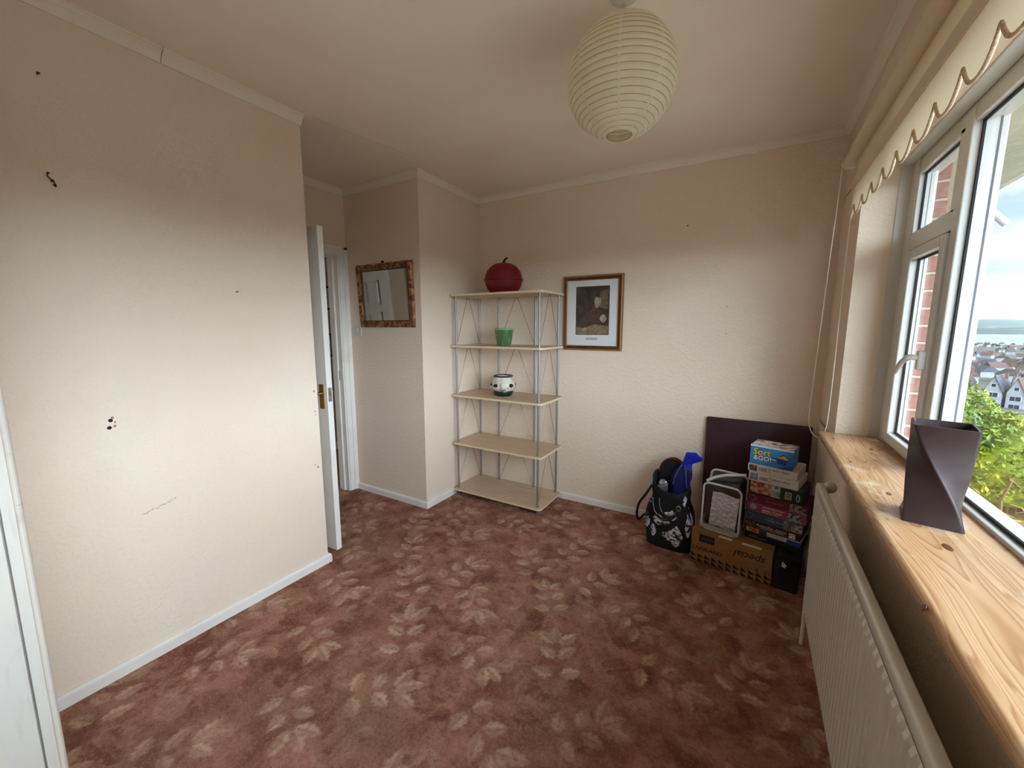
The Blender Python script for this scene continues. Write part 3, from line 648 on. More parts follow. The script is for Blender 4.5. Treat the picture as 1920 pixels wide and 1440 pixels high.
# ------------------------------------------------------------------ shelving unit
BEECH = mat('beech_foil', (206, 176, 146), .42, var=[(5, (196, 164, 134), .35, .65, (.35, 2.2, 1)), (26, (212, 184, 154), .45, .6, (.2, 3, 1))])
BEDGE = mat('beech_edge', (226, 204, 166), .45)
su = thing('shelving_unit', 'five-tier beech shelving unit with slim grey metal posts and wire braces', 'shelves', (0, 0, 0))
X0, X1, Y0, Y1 = -2.098, -1.268, 2.55, 2.945
TOPS = [.062, .462, .866, 1.268, 1.670]
def rrect(xa, xb, ya, yb, r, z, n=5):
    p = []
    for cx, cy, a0 in ((xb-r, ya+r, -PI/2), (xb-r, yb-r, 0), (xa+r, yb-r, PI/2), (xa+r, ya+r, PI)):
        for k in range(n+1):
            a = a0+PI/2*k/n; p.append((cx+r*math.cos(a), cy+r*math.sin(a), z))
    return p
for z in TOPS:
    sh = B().loft([rrect(X0+.001, X1-.001, Y0+.001, Y1-.001, .03, z-.0165), rrect(X0+.001, X1-.001, Y0+.001, Y1-.001, .03, z)]).build('shelf', BEECH, su)
    B().loft([rrect(X0, X1, Y0, Y1, .03, z-.015), rrect(X0, X1, Y0, Y1, .03, z-.0015)], cap=False).build('edging', BEDGE, sh)
POSTS = {'fl': (-2.058, 2.585), 'fr': (-1.308, 2.585), 'bl': (-2.058, 2.915), 'br': (-1.308, 2.915), 'm1': (-1.862, 2.915), 'm2': (-1.512, 2.915)}
for k, (px, py) in POSTS.items():
    b = B().cyl((px, py, .0), (px, py, 1.662), .0085, 14)
    for z in TOPS[:-1]: b.lathe([(.0085, .010), (.0125, .008), (.0125, 0), (.0085, -.001)], 14, (px, py, z))
    for z in TOPS: b.lathe([(.0085, -.030), (.0120, -.028), (.0125, -.0165), (.0085, -.016)], 14, (px, py, z))
    b.build('post', STEEL, su, smooth=True, auto=40)
    B().lathe([(0, -.004), (.013, -.004), (.013, .03), (.0085, .032)], 14, (px, py, .0)).build('foot', mat('foot_plastic', (92, 92, 96), .6), su)
for a, c in (('fl', 'bl'), ('fr', 'br'), ('m1', 'm2')):
    A = POSTS[a]; C_ = POSTS[c]; mx_, my_ = (A[0]+C_[0])/2, (A[1]+C_[1])/2; ux, uy = (C_[0]-A[0]), (C_[1]-A[1]); l_ = math.hypot(ux, uy); ux /= l_; uy /= l_
    for i in range(4):
        zb_, zt_ = TOPS[i]+.012, TOPS[i+1]-.020
        br_ = B().cyl((A[0]+ux*.009, A[1]+uy*.009, zb_), (mx_-ux*.012, my_-uy*.012, zt_), .0019, 6).cyl((C_[0]-ux*.009, C_[1]-uy*.009, zb_), (mx_+ux*.012, my_+uy*.012, zt_), .0019, 6)
        br_.ball((mx_, my_, zt_+.002), .006, 1, (2.0 if ux > .5 else 1, 2.0 if uy > .5 else 1, .6)).build('brace_wire', mat('brace', (140, 118, 100), .4, .6), su)
# ornaments
rp = thing('pumpkin_pot', 'dark red lidded pumpkin pot with curled stem on the top shelf', 'ornament', (-1.71, 2.75, TOPS[4]))
REDG = mat('red_glaze', (128, 22, 26), .55, var=[(6, (106, 15, 19), .35, .65)], spec=.35)
def ribbed(prof, seg=48, ribs=12, amp=.012):
    return [[(r*(1+amp*math.cos(ribs*2*PI*k/seg))*math.cos(2*PI*k/seg), r*(1+amp*math.cos(ribs*2*PI*k/seg))*math.sin(2*PI*k/seg), z) for k in range(seg)] for r, z in prof]
B().loft(ribbed([(.088, .0), (.100, .006), (.122, .035), (.138, .070), (.145, .105)])).build('bowl', REDG, rp, smooth=True, auto=50)
B().loft(ribbed([(.150, .100), (.156, .106), (.156, .112), (.150, .118)], amp=.004)).build('rim', mat('red_rim', (120, 16, 22), .5), rp, smooth=True, auto=50)
B().loft(ribbed([(.146, .112), (.142, .145), (.128, .178), (.104, .208), (.072, .228), (.038, .236), (.0, .232)])).build('lid', REDG, rp, smooth=True, auto=50)
B().tube(smoothpath([(0, 0, .228), (.004, 0, .248), (.014, 0, .262), (.030, 0, .272), (.034, 0, .270)], 4), [.012]*4+[.010]*4+[.008]*4+[.008]*4+[.007], 8).build('stem', mat('stem_dark', (44, 26, 24), .6), rp, smooth=True)
gp = thing('green_pot', 'green glazed tapered plant pot on the shelf below the red pumpkin pot', 'plant pot', (-1.70, 2.74, TOPS[3]))
GRN = mat('green_glaze', (98, 132, 80), .3, var=[(14, (72, 108, 60), .35, .65, (1, 1, .3)), (40, (120, 168, 108), .5, .7, (1, 1, .2))])
B().lathe([(0, .001), (.052, 0), (.056, .006), (.066, .06), (.074, .128), (.074, .135), (.068, .136), (.062, .07), (.05, .02), (0, .016)], 36).build('body', GRN, gp, smooth=True, auto=50)
B().lathe([(.0745, .124), (.0765, .128), (.0765, .136), (.073, .139), (.069, .136)], 36).build('rim', mat('green_rim', (140, 180, 128), .3), gp, smooth=True, auto=60)
jp = thing('herb_jar', 'cream jar with dark green base, black rim and dark pockets on the middle shelf', 'jar', (-1.705, 2.735, TOPS[2]), .5)
CRM = mat('jar_cream', (222, 214, 198), .35, var=[(30, (190, 180, 164), .5, .75)])
B().lathe([(.074, .038), (.092, .060), (.097, .085), (.092, .112), (.078, .132), (.072, .146), (.073, .156), (.066, .156), (.062, .146), (.07, .13), (.08, .1), (.07, .05)], 40).build('body', CRM, jp, smooth=True, auto=60)
B().lathe([(0, .0), (.064, 0), (.072, .008), (.082, .030), (.0785, .043), (.06, .045), (0, .045)], 40).build('base', mat('jar_green', (24, 44, 30), .3), jp, smooth=True, auto=50)
B().tube([(.0735*math.cos(2*PI*k/40), .0735*math.sin(2*PI*k/40), .158) for k in range(40)], .0065, 8, True).build('rim', mat('jar_black', (40, 32, 28), .3), jp, smooth=True)
PKT = mat('pocket_dark', (34, 24, 20), .8)
for an in (-2.15, -.85, .2, 1.3, 2.4, -2.95):
    ca, sa = math.cos(an), math.sin(an)
    p_ = B().ball((.090*ca, .090*sa, .088), .026, 2, (.55 if abs(ca) > .7 else 1, .55 if abs(sa) > .7 else 1, .62)).build('pocket', PKT, jp, smooth=True)
    B().tube([(.096*ca-sa*.027*math.cos(t)+ca*.008*math.sin(-t), .096*sa+ca*.027*math.cos(t)+sa*.008*math.sin(-t), .079+.010*math.sin(t)) for t in [PI+PI*i/8 for i in range(9)]], .006, 6).build('lip', CRM, p_, smooth=True)
B().tube([(-.010, -.094, .108), (-.004, -.104, .086), (0, -.107, .074), (.004, -.100, .066)], [.008, .010, .012, .006], 8).build('nose', CRM, jp, smooth=True)
B().tube([(-.022+.044*i/8, -.098-.004*math.sin(PI*i/8), .060-.008*math.sin(PI*i/8)) for i in range(9)], .003, 6).build('mouth', PKT, jp)

# ------------------------------------------------------------------ things in the far corner
# folded table leaning on the back wall
tb = thing('folding_card_table', 'folded card table with dark maroon padded top leaning in the corner', 'folding table', (.066, 2.905, .0), rot=(math.radians(-2.6), 0, 0))
MAR = mat('maroon_vinyl', (62, 22, 36), .5, var=[(4, (50, 16, 28), .4, .7)], bump=[(14, .3, .004)])
B().box((-.288, 0, .0), (.288, .022, .822), .008, 3).build('padded_top', MAR, tb, smooth=True, auto=45)
B().box((-.282, .020, .006), (.282, .034, .815), .003, 1).build('frame', mat('table_frame', (40, 30, 30), .5), tb)
# cardboard carton
CA = math.radians(-9)
KRAFT = mat('kraft_board', (152, 108, 68), .8, var=[(8, (138, 96, 58), .4, .7)], bump=[(60, .1, .001)])
INK = mat('print_black', (26, 22, 22), .6); INK2 = mat('print_brown', (92, 60, 36), .7)
CW, CD, CH = .422, .285, .198
ct = thing('cardboard_carton', 'brown cardboard carton with black triangle border and printed lettering on the floor', 'cardboard box', (-.232, 2.548, 0), CA)
B().box((0, 0, 0), (CW, CD, CH-.001), .002, 1).build('body', KRAFT, ct)
B().box((.001, .004, CH-.002), (CW/2-.002, CD-.004, CH+.002), .001, 1).build('flap', KRAFT, ct); B().box((CW/2+.002, .004, CH-.002), (CW-.001, CD-.004, CH+.002), .001, 1).build('flap', KRAFT, ct)
B().box((.15, -.0012, CH-.005), (.22, .006, CH+.0035)).build('tape', mat('paper_tape', (216, 196, 170), .7), ct)
B().box((.27, -.0012, CH-.006), (.365, .006, CH+.0035)).build('tape', mat('paper_tape2', (214, 194, 168), .7), ct)
for k in range(11):
    xx = .004+k*.0385
    B().prism([(xx, -.0006, .0535), (xx+.034, -.0006, .031), (xx, -.0006, .031)], (0, .001, 0)).build('printed_triangle', INK, ct)
    B().prism([(xx, -.0006, .027), (xx+.034, -.0006, .003), (xx+.001, -.0006, .003)], (0, .001, 0)).build('printed_triangle', INK, ct)
B().box((.045, -.0008, .132), (.128, .001, .178)).build('emblem', INK, ct)
for q in range(3): B().tube([(.060+q*.022, -.0012, .142), (.064+q*.022, -.0012, .160), (.070+q*.022, -.0012, .166), (.076+q*.022, -.0012, .146)], .0016, 5).build('emblem_stroke', mat('emblem_grey', (120, 110, 100), .6), ct)
text('lettering', 'LAKELAND', .033, INK, ct, (.010, -.0006, .078), fat=.0003)
text('lettering', 'special', .058, INK, ct, (.392, -.0006, .148), (PI/2, PI, 0), shear=.25, fat=.0004)
text('lettering', '11', .030, INK, ct, (.388, -.0006, .058))
B().box((.30, -.0006, .098), (.385, .0005, .0995)).build('printed_line', INK2, ct); B().lathe([(.0, .0), (.008, 0), (.008, .001), (0, .001)], 14).build('printed_dot', INK2, ct, (.352, .0, .068), (PI/2, 0, 0))
B().box((.03, -.0006, .188), (.145, .0005, .1905)).build('printed_line', INK2, ct)
# black storage bag beside it
bb = thing('black_storage_bag', 'black fabric storage bag with a small pale badge between carton and radiator', 'bag', (.190, 2.475, 0), CA)
B().box((0, .0, 0), (.112, .30, .194), .014, 3).noise(.003, 12).build('body', mat('black_fabric', (17, 17, 19), .9, bump=[(200, .3, .001)]), bb, smooth=True, auto=50)
B().prism([(.022, -.0035, .142), (.05, -.0035, .134), (.058, -.0035, .150), (.040, -.0035, .166), (.026, -.0035, .158)], (0, .003, 0)).build('badge', mat('badge', (206, 200, 190), .6), bb)
B().tube([(.028, .0, .12), (.03, -.008, .172), (.06, -.012, .19), (.09, -.006, .172), (.094, .004, .12)], .006, 8).build('strap', mat('black_strap', (22, 22, 24), .8), bb, smooth=True)

# puzzle stack
WP = mat('white_card', (214, 206, 198), .5)
def pbox(label, z0, z1, w, d, c, ox=0, oy=0, a=-15, name='puzzle_box', side=None):
    t = thing(name, label, 'puzzle box' if name == 'puzzle_box' else 'box', (.040+ox, 2.600+oy, z0), math.radians(a), 'stacked puzzle boxes')
    h = z1-z0
    B().box((0.002, .002, 0), (w-.002, d-.002, h*.5), .0015, 1).build('tray', c, t)
    B().box((0, 0, .006), (w, d, h), .002, 1).build('lid', c, t)
    return t, h
def strip(t, nm, x0, x1, z0, z1, m, y=-.0006): return B().box((x0, y, z0), (x1, .001, z1)).build(nm, m, t)
CM = lambda n, c, r=.45: mat(n, c, r)
t, h = pbox('black puzzle box with a thin line of text at the bottom of the stack', .2, .238, .27, .2, CM('box_black', (16, 16, 19)), .004, 0)
strip(t, 'printed_line', .02, .11, .014, .0165, CM('line_grey', (150, 150, 150))); text('lettering', 'JIGSAW', .010, CM('dim_white', (120, 120, 122)), t, (.03, -.0008, .02))
t, h = pbox('thin puzzle box with fruit picture, white strip and blue end', .2385, .2655, .262, .2, CM('box_white', (196, 188, 184)), .010, .004)
strip(t, 'picture', .012, .066, .001, h-.001, patches('pic_fruit', [(206, 70, 30), (226, 150, 60), (150, 160, 60), (214, 190, 120), (120, 40, 24)], 90))
strip(t, 'picture', .066, .104, .001, h-.001, CM('pic_violet', (56, 44, 84))); strip(t, 'picture', .150, .19, .003, h-.003, CM('pic_mauve', (178, 160, 164))); strip(t, 'picture', .2, .262, .0005, h-.005, CM('pic_blue', (28, 66, 150)))
t, h = pbox('dark brown puzzle box with cream script title and white puzzle-piece square', .266, .308, .275, .205, CM('box_brown', (42, 26, 26)), -.004, .002)
text('lettering', 'Australian Alpine', .021, CM('cream_ink', (222, 206, 186)), t, (.062, -.0006, .0215), shear=.3)
strip(t, 'printed_line', .085, .20, .0155, .0175, CM('cream_ink', (222, 206, 186))); strip(t, 'printed_line', .065, .235, .009, .0105, CM('line_grey', (150, 150, 150)))
strip(t, 'picture', .002, .055, .002, h-.002, patches('pic_brown', [(60, 36, 34), (96, 66, 58), (44, 26, 26), (120, 92, 80)], 80)); s_ = strip(t, 'emblem', .222, .250, .007, .035, CM('emblem_white', (226, 222, 214)))
for ex, ez in ((.229, .026), (.242, .029), (.241, .015)): B().ball((ex, -.0006, ez), .004, 1, (1, .2, 1)).build('emblem_dot', CM('box_brown', (42, 26, 26)), s_)
PIECE = CM('piece_line', (150, 160, 168))
def piece(t, x, z, s, m):
    pts = [(-1, -.8), (-1, .8), (.6, .8), (.6, .35), (1.1, .45), (1.2, 0), (1.1, -.35), (.6, -.3), (.6, -.8), (.15, -.8), (.25, -1.2), (-.25, -1.25), (-.2, -.8)]
    B().tube([(x+px*s, -.0004, z+pz*s) for px, pz in pts], .0011, 5, True).build('piece_emblem', m, t)
t, h = pbox('slate blue puzzle box with outlined puzzle piece and garden picture', .3085, .364, .285, .21, CM('box_slate', (52, 72, 94)), -.006, .004)
piece(t, .030, .030, .017, PIECE); text('lettering', 'Cottage Garden', .015, CM('pale_blue', (150, 168, 184)), t, (.105, -.0006, .026)); text('lettering', 'puzzle', .010, CM('pale_blue', (150, 168, 184)), t, (.12, -.0006, .040))
strip(t, 'picture', .195, .280, .003, h-.003, patches('pic_garden', [(60, 70, 46), (110, 116, 76), (150, 144, 170), (70, 52, 60), (170, 160, 140)], 90))
t, h = pbox('dusky pink puzzle box with round emblem and title lettering', .3645, .420, .290, .21, CM('box_pink', (142, 64, 84)), -.002, .002)
B().lathe([(0, .0), (.018, 0), (.018, .0015), (0, .0015)], 24).build('emblem', CM('emblem_grey2', (150, 160, 172)), t, (.040, .0005, .030), (PI/2, 0, 0))
B().lathe([(0, .0), (.020, 0), (.020, .0013), (0, .0013)], 24).build('emblem_ring', CM('emblem_navy', (44, 44, 84)), t, (.0405, .0006, .028), (PI/2, 0, 0))
text('lettering', 'Jigsaw Puzzle', .0185, CM('pink_ink', (232, 196, 200)), t, (.084, -.0006, .020), fat=.0003); strip(t, 'printed_line', .084, .19, .040, .0435, CM('pink_ink', (232, 196, 200))); strip(t, 'printed_line', .084, .165, .011, .0135, CM('pink_ink', (232, 196, 200)))
strip(t, 'picture', .200, .270, .004, h-.003, patches('pic_village', [(40, 34, 30), (86, 84, 60), (170, 170, 180), (58, 44, 36)], 90))
t, h = pbox('dark red puzzle box with outlined puzzle piece above the pink box', .4205, .470, .288, .21, CM('box_red', (92, 20, 28)), .002, 0)
piece(t, .028, .027, .016, CM('piece_red', (196, 140, 136))); text('lettering', 'Deluxe Jigsaw Puzzle', .010, CM('gold_ink', (170, 120, 96)), t, (.095, -.0006, .022))
strip(t, 'picture', .205, .284, .003, h-.004, patches('pic_barn', [(56, 44, 38), (112, 96, 76), (150, 130, 130), (44, 32, 30)], 90))
t, h = pbox('dark green puzzle box with a festive picture strip under the two white boxes', .4705, .5465, .252, .2, CM('box_green', (26, 48, 38)), .010, .004)
strip(t, 'picture', .004, .105, .008, h-.004, patches('pic_festive', [(170, 50, 40), (206, 150, 120), (150, 120, 80), (120, 40, 36), (196, 170, 130)], 75)); strip(t, 'picture', .105, .15, .006, h-.004, patches('pic_snow', [(190, 180, 186), (150, 146, 150), (90, 104, 92)], 80))
s_ = strip(t, 'picture', .172, .202, .014, h-.022, CM('card_cream', (214, 196, 166))); B().box((.1745, -.0012, .017), (.1995, .0, h-.025)).build('picture', patches('pic_gold', [(120, 80, 40), (196, 150, 90), (90, 56, 30)], 90), s_)
B().tube([(.232+.007*math.cos(2*PI*k/16), -.0006, .034+.019*math.sin(2*PI*k/16)) for k in range(16)], .0015, 5, True).build('emblem', CM('emblem_white', (226, 222, 214)), t)
for i, (z0, z1, ox, oy) in enumerate(((.547, .599, .0, -.002), (.5995, .646, -.008, 0))):
    t, h = pbox(('white thousand-piece puzzle box with blue scene, lower of the two', 'white thousand-piece puzzle box with brown scene directly under the blue box')[i], z0, z1, .238, .215, WP, ox, oy, -15 if i else -16)
    strip(t, 'picture', .008, .046, .007, h-.006, patches('pic_%d' % i, ([(90, 110, 160), (150, 170, 200), (110, 84, 66), (170, 120, 90)], [(60, 40, 34), (120, 70, 44), (150, 140, 130), (40, 34, 34)])[i], 85))
    text('lettering', '1000', .030, CM('grey_ink', (84, 80, 80)), t, (.052, -.0006, .014), fat=.0004, sx=.72)
    strip(t, 'printed_patch', .099, .116, .008, h-.008, CM('beige_ink', (190, 174, 160)))
    text('lettering', 'PIECES / PIEZAS', .0135, CM('grey_ink', (84, 80, 80)), t, (.120, -.0006, .026), fat=.0003, sx=.86); strip(t, 'printed_line', .122, .19, .017, .0185, CM('beige_ink', (190, 174, 160)))
    strip(t, 'printed_line', .122, .17, .011, .0122, CM('beige_ink', (190, 174, 160)))
t, h = pbox('blue sorting-tray box lettered in yellow on top of the puzzle stack', .6465, .758, .206, .14, mat('box_sky', (60, 150, 216), .4, var=[(9, (40, 110, 190), .45, .7)]), -.002, .002, -14, 'sorting_tray_box')
text('lettering_outline', 'Sort', .050, CM('navy_ink', (30, 34, 50)), t, (.012, -.0004, .058), shear=.15, fat=.0024); text('lettering', 'Sort', .050, CM('yellow_ink', (248, 206, 60)), t, (.012, -.0010, .058), shear=.15, fat=.0009)
text('lettering_outline', '&GO!', .036, CM('navy_ink', (30, 34, 50)), t, (.018, -.0004, .028), fat=.0024); text('lettering', '&GO!', .036, CM('white_ink', (240, 240, 236)), t, (.018, -.0010, .028), fat=.0009)
p_ = B().prism([(.135, -.0008, .026), (.175, -.0008, .024), (.180, -.0008, .056), (.128, -.0008, .058)], (0, .001, 0)).build('printed_tray', CM('tray_blue', (30, 70, 140)), t)
B().prism([(.130, -.0012, .056), (.184, -.0012, .054), (.178, -.0012, .070), (.158, -.0012, .078), (.136, -.0012, .068)], (0, .001, 0)).build('printed_pieces', patches('pic_pieces', [(230, 190, 120), (206, 160, 110), (150, 120, 100), (240, 214, 160)], 110), p_)
B().prism([(.118, -.0012, .056), (.128, -.0012, .060), (.160, -.0012, .082), (.190, -.0012, .062), (.196, -.0012, .058), (.16, -.0012, .074)], (0, .0012, 0)).build('printed_tray_rim', CM('tray_navy', (24, 52, 110)), p_)
strip(t, 'printed_band', .0, .206, h-.010, h, CM('white_ink', (240, 240, 236))); B().prism([(.13, -.0008, .0), (.206, -.0008, 0), (.206, -.0008, .026)], (0, .001, 0)).build('printed_corner', CM('tray_blue', (30, 70, 140)), t)
strip(t, 'printed_strip', .096, .128, .050, .054, CM('tray_navy', (24, 52, 110))); strip(t, 'printed_strip', .090, .126, .040, .045, CM('white_ink', (240, 240, 236))); strip(t, 'printed_strip', .094, .126, .034, .039, CM('green_ink', (40, 110, 110)))
B().box((.004, .004, h-.001), (.202, .136, h+.0008)).build('printed_top', patches('pic_top', [(226, 220, 212), (120, 104, 150), (206, 170, 110), (90, 70, 60), (230, 226, 220), (236, 230, 224)], 40), t)

# clear vinyl case on the carton
cb = thing('clear_vinyl_case', 'clear plastic zip case with white piping standing on the carton', 'case', (-.188, 2.588, CH+.0075), math.radians(-13))
CLW, CLD, CLH = .205, .13, .335
PIP = mat('white_piping', (214, 210, 206), .4)
def face_loop(y, ins=0, top=CLH):
    p = rrect(ins, CLW-ins, ins, top-ins, .035, 0, 5); return [(a, y+.012*math.sin(b_*9), b_) for a, b_, _ in p]
B().tube(face_loop(0, 0, .285), .006, 8, True).build('front_piping', PIP, cb, smooth=True)
B().tube(face_loop(CLD, 0, CLH), .006, 8, True).build('back_piping', PIP, cb, smooth=True)
VIN = glass_mat('clear_vinyl', (.94, .945, .95, 1), .16, .08)
B().loft([face_loop(0, .0, .285), face_loop(CLD, .0, CLH)], cap=False).build('side_film', VIN, cb)
B().loft([face_loop(0.0, .0, .285)[::-1], face_loop(.0015, .001, .284)[::-1]]).build('front_film', VIN, cb)
B().loft([[(x_, y_, z_) for x_, y_, z_ in ((-.006, -.006, .004), (-.006, CLD, .004), (CLW, CLD, .004), (CLW, -.006, .004))], [(-.008, -.008, .03), (-.008, CLD+.002, .03), (CLW+.002, CLD+.002, .03), (CLW+.002, -.008, .03)]], cap=False).build('base_band', mat('cloudy_vinyl', (190, 188, 186), .3, trans=.3), cb)
B().tube(smoothpath([(.008, .03, .285), (.05, .04, .315), (.11, .06, .338), (.20, .10, .35)]), .009, 8).build('zip_band', PIP, cb, smooth=True)
ft = thing('foil_packet', 'crinkled silver foil packet inside the clear zip case', 'packet', (-.156, 2.600, CH+.0195), math.radians(-13))
def foil(u, v):
    x = .006+u*.145+.012*v; z = v*.215; d = noise.noise(Vector((u*9, v*12, 3)))*.007+noise.noise(Vector((u*25, v*30, 8)))*.003
    return (x, .012+d, z+.006*math.sin(u*5))
B().grid(foil, 26, 32).build('foil_front', mat('silver_foil', (240, 238, 244), .22, .2, var=[(18, (248, 246, 248), .4, .6)]), ft)
B().grid(lambda u, v: (foil(u, v)[0], foil(u, v)[1]+.012*math.sin(PI*min(max(u, .02), .98))*math.sin(PI*v)+.0015, foil(u, v)[2]), 12, 14).build('foil_back', MATS['silver_foil'], ft)
dk = thing('dark_folded_fabric', 'dark folded fabric behind the foil packet inside the clear zip case', 'fabric', (-.181, 2.640, CH+.0175), math.radians(-13))
for k in range(5): B().box((.01, .004+k*.012, .002), (.185-.004*k, .015+k*.012, .235+.012*k), .005, 2).noise(.004, 9).build('fold', mat('charcoal_cloth', (34, 34, 36), .9), dk, smooth=True, auto=50)

# damask tote bag
bg_ = thing('damask_tote_bag', 'black tote bag with white damask medallions slumped against the back wall', 'bag', (-.375, 2.668, 0), math.radians(-6))
def bagS(th, t, off=0):
    a = .141*(1-.02*t)+.012*math.sin(PI*t)-.030*t*t; b_ = .085+.02*math.sin(PI*t*.9)-.012*t
    a *= 1-.16*math.exp(-((t-.72)/.13)**2); b_ *= 1-.14*math.exp(-((t-.72)/.13)**2)
    c, s = math.cos(th), math.sin(th); e = .62
    x = (a+off)*math.copysign(abs(c)**e, c); y = (b_+off)*math.copysign(abs(s)**e, s)
    z = .445*t+(.025*t**3)*(-c)-.075*t**4*max(0, -s)
    wv = .006*math.sin(th*5+t*9)*min(1, t*3)+.005*noise.noise(Vector((x*14, y*14, z*14)))
    return (x*(1+wv*4)-.01*t, y*(1+wv*4)+.015*t, z)
DAM = mat('black_canvas', (17, 16, 18), .75, bump=[(40, .4, .004)])
n_ = 56
B().loft([[bagS(2*PI*k/n_, t/18) for k in range(n_)] for t in range(19)]+[[tuple(Vector(bagS(2*PI*k/n_, 1-q))*1+Vector((0, 0, -.002))) if False else tuple(x*(.95 if i < 2 else 1) for i, x in enumerate(bagS(2*PI*k/n_, 1-q))) for k in range(n_)] for q in (0, .2, .4)], cap=False).build('body', DAM, bg_, smooth=True)
B().loft([[bagS(2*PI*k/n_, .0) for k in range(n_)], [tuple(x*.3 for x in bagS(2*PI*k/n_, 0)) for k in range(n_)]], cap=True).build('base', DAM, bg_)
B().loft([[tuple(x*(.93 if i < 2 else 1) for i, x in enumerate(bagS(2*PI*k/n_, .66))) for k in range(n_)], [(0, .01, .30)]*n_], cap=False).build('lining', DAM, bg_)
B().tube([bagS(2*PI*k/n_, 1.0) for k in range(n_)], .004, 6, True).build('rim_binding', mat('black_binding', (20, 20, 22), .5), bg_, smooth=True)
ORN = patches('damask_white', [(226, 224, 230), (214, 212, 220), (60, 58, 64), (230, 228, 234), (206, 204, 212), (40, 40, 44)], 70, .7)
def medal(th0, t0, sw_, sh_, nm='medallion'):
    def f(u, v):
        tt = v*2-1
        half = (1-abs(tt)**1.7)*(1-.32*tt)*(1+.10*math.sin(tt*22)); half = max(half, .0)
        q = (u*2-1)*half
        return bagS(th0+q*sw_, t0+tt*sh_, .0022)
    B().grid(f, 10, 20).build(nm, ORN, bg_, smooth=True)
for a_, t_, s1, s2 in ((-1.30, .24, .30, .17), (-2.42, .36, .26, .12), (-.62, .42, .22, .20), (-1.95, .26, .15, .12), (-1.45, .55, .16, .08), (-1.72, .44, .20, .09), (-.22, .50, .16, .19), (-2.95, .17, .2, .1), (-.60, .82, .24, .12), (.3, .25, .2, .14), (3.0, .55, .2, .1), (-2.6, .86, .2, .09), (1.6, .3, .3, .16), (2.4, .4, .25, .14)): medal(a_, t_, s1, s2)
PAT = mat('patent_strap', (14, 14, 15), .15, spec=.6)
def strap(pts, nm='handle', w_=.009): B().tube(smoothpath(pts), w_, 8).build(nm, PAT, bg_, smooth=True)
strap([(-.11, -.06, .40), (-.145, -.075, .33), (-.190, -.06, .25), (-.205, -.05, .175), (-.196, -.05, .135), (-.175, -.055, .15), (-.150, -.07, .185), (-.12, -.085, .20)], w_=.008)
strap([(-.09, -.095, .33), (-.07, -.12, .255), (-.02, -.128, .215), (.04, -.125, .235), (.075, -.105, .31)])
strap([(-.05, -.1, .34), (-.03, -.125, .27), (.02, -.13, .24), (.06, -.12, .26)], w_=.007)
for q in ((-.095, -.098, .315), (.072, -.112, .305)): B().tube([(q[0]+.012*math.cos(2*PI*k/14), q[1]-.004, q[2]+.016*math.sin(2*PI*k/14)) for k in range(14)], .0028, 6, True).build('buckle', CHROME, bg_, smooth=True)
# things poking out of the tote
BLU = mat('blue_nylon', (26, 40, 176), .55, bump=[(30, .4, .006)]); BLUD = mat('navy_nylon', (20, 22, 78), .6, bump=[(30, .4, .006)])
bs = thing('blue_drawstring_bag', 'bright blue drawstring pouch sticking out of the damask tote', 'pouch', (-.338, 2.668, .296), math.radians(-6))
def pouch(k, n, t):
    th = 2*PI*k/n; pr_ = [(.0, .044), (.15, .050), (.35, .054), (.5, .058), (.62, .050), (.72, .036), (.8, .026), (.88, .036), (1, .050)]
    for (ta, ra), (tb_, rb) in zip(pr_[:-1], pr_[1:]):
        if t <= tb_+1e-6: r = ra+(rb-ra)*(t-ta)/(tb_-ta); break
    r *= 1+.10*math.sin(th*6+t*4)*min(1, t*1.6)
    return (r*math.cos(th)+.01*t+.055*max(0, t-.42)/.58+(.018*max(0, t-.82)/.18), r*.7*math.sin(th), t*.335-(.03*max(0, math.cos(th))*max(0, t-.8)/.2))
B().loft([[pouch(k, 40, t/16) for k in range(40)] for t in range(13)], cap=True).build('body', BLUD, bs, smooth=True)
B().loft([[pouch(k, 40, t/16) for k in range(40)] for t in range(12, 17)], cap=False).build('gathered_top', BLU, bs, smooth=True)
B().tube(smoothpath([(.018, -.030, .262), (-.010, -.046, .19), (-.025, -.045, .13)]), .004, 6).tube(smoothpath([(.036, -.030, .262), (.052, -.044, .18), (.058, -.040, .12)]), .004, 6).build('drawstring', mat('blue_cord', (66, 66, 150), .6), bs, smooth=True)
hb = thing('black_round_case', 'black round-topped case with red piping inside the damask tote', 'case', (-.385, 2.714, .297), math.radians(-6))
arc = [(-.085, 0)]+[(.085*math.cos(PI-PI*i/14), .165+.105*math.sin(PI-PI*i/14)) for i in range(15)]+[(.085, 0)]
B().prism([(a_, 0, b2) for a_, b2 in arc], (0, .030, 0)).build('shell', mat('black_nylon', (18, 18, 20), .7), hb)
B().tube([(a_, -.001, b2) for a_, b2 in arc[1:-1]], .004, 6).build('red_piping', mat('red_piping', (150, 30, 34), .5), hb, smooth=True)
sp = thing('silver_pouch', 'small shiny silver pouch tucked in the mouth of the tote', 'pouch', (-.425, 2.624, .294), math.radians(-10))
B().loft([[(a_*s_, c_*s_+.0, z_) for a_, c_ in [(.03*math.cos(2*PI*k/16), .012*math.sin(2*PI*k/16)) for k in range(16)]] for s_, z_ in ((.5, 0), (.85, .045), (1.05, .095), (.95, .130), (.6, .148), (.1, .153))]).noise(.004, 40).build('body', mat('silver_film', (150, 168, 184), .15, .9), sp, smooth=True)
B().tube([(.032*math.cos(2*PI*k/16), .013*math.sin(2*PI*k/16)-.003, .118+.014*math.sin(2*PI*k/16+1)) for k in range(16)], .0022, 6, True).build('trim', mat('silver_trim', (206, 212, 220), .2, .9), sp, smooth=True)

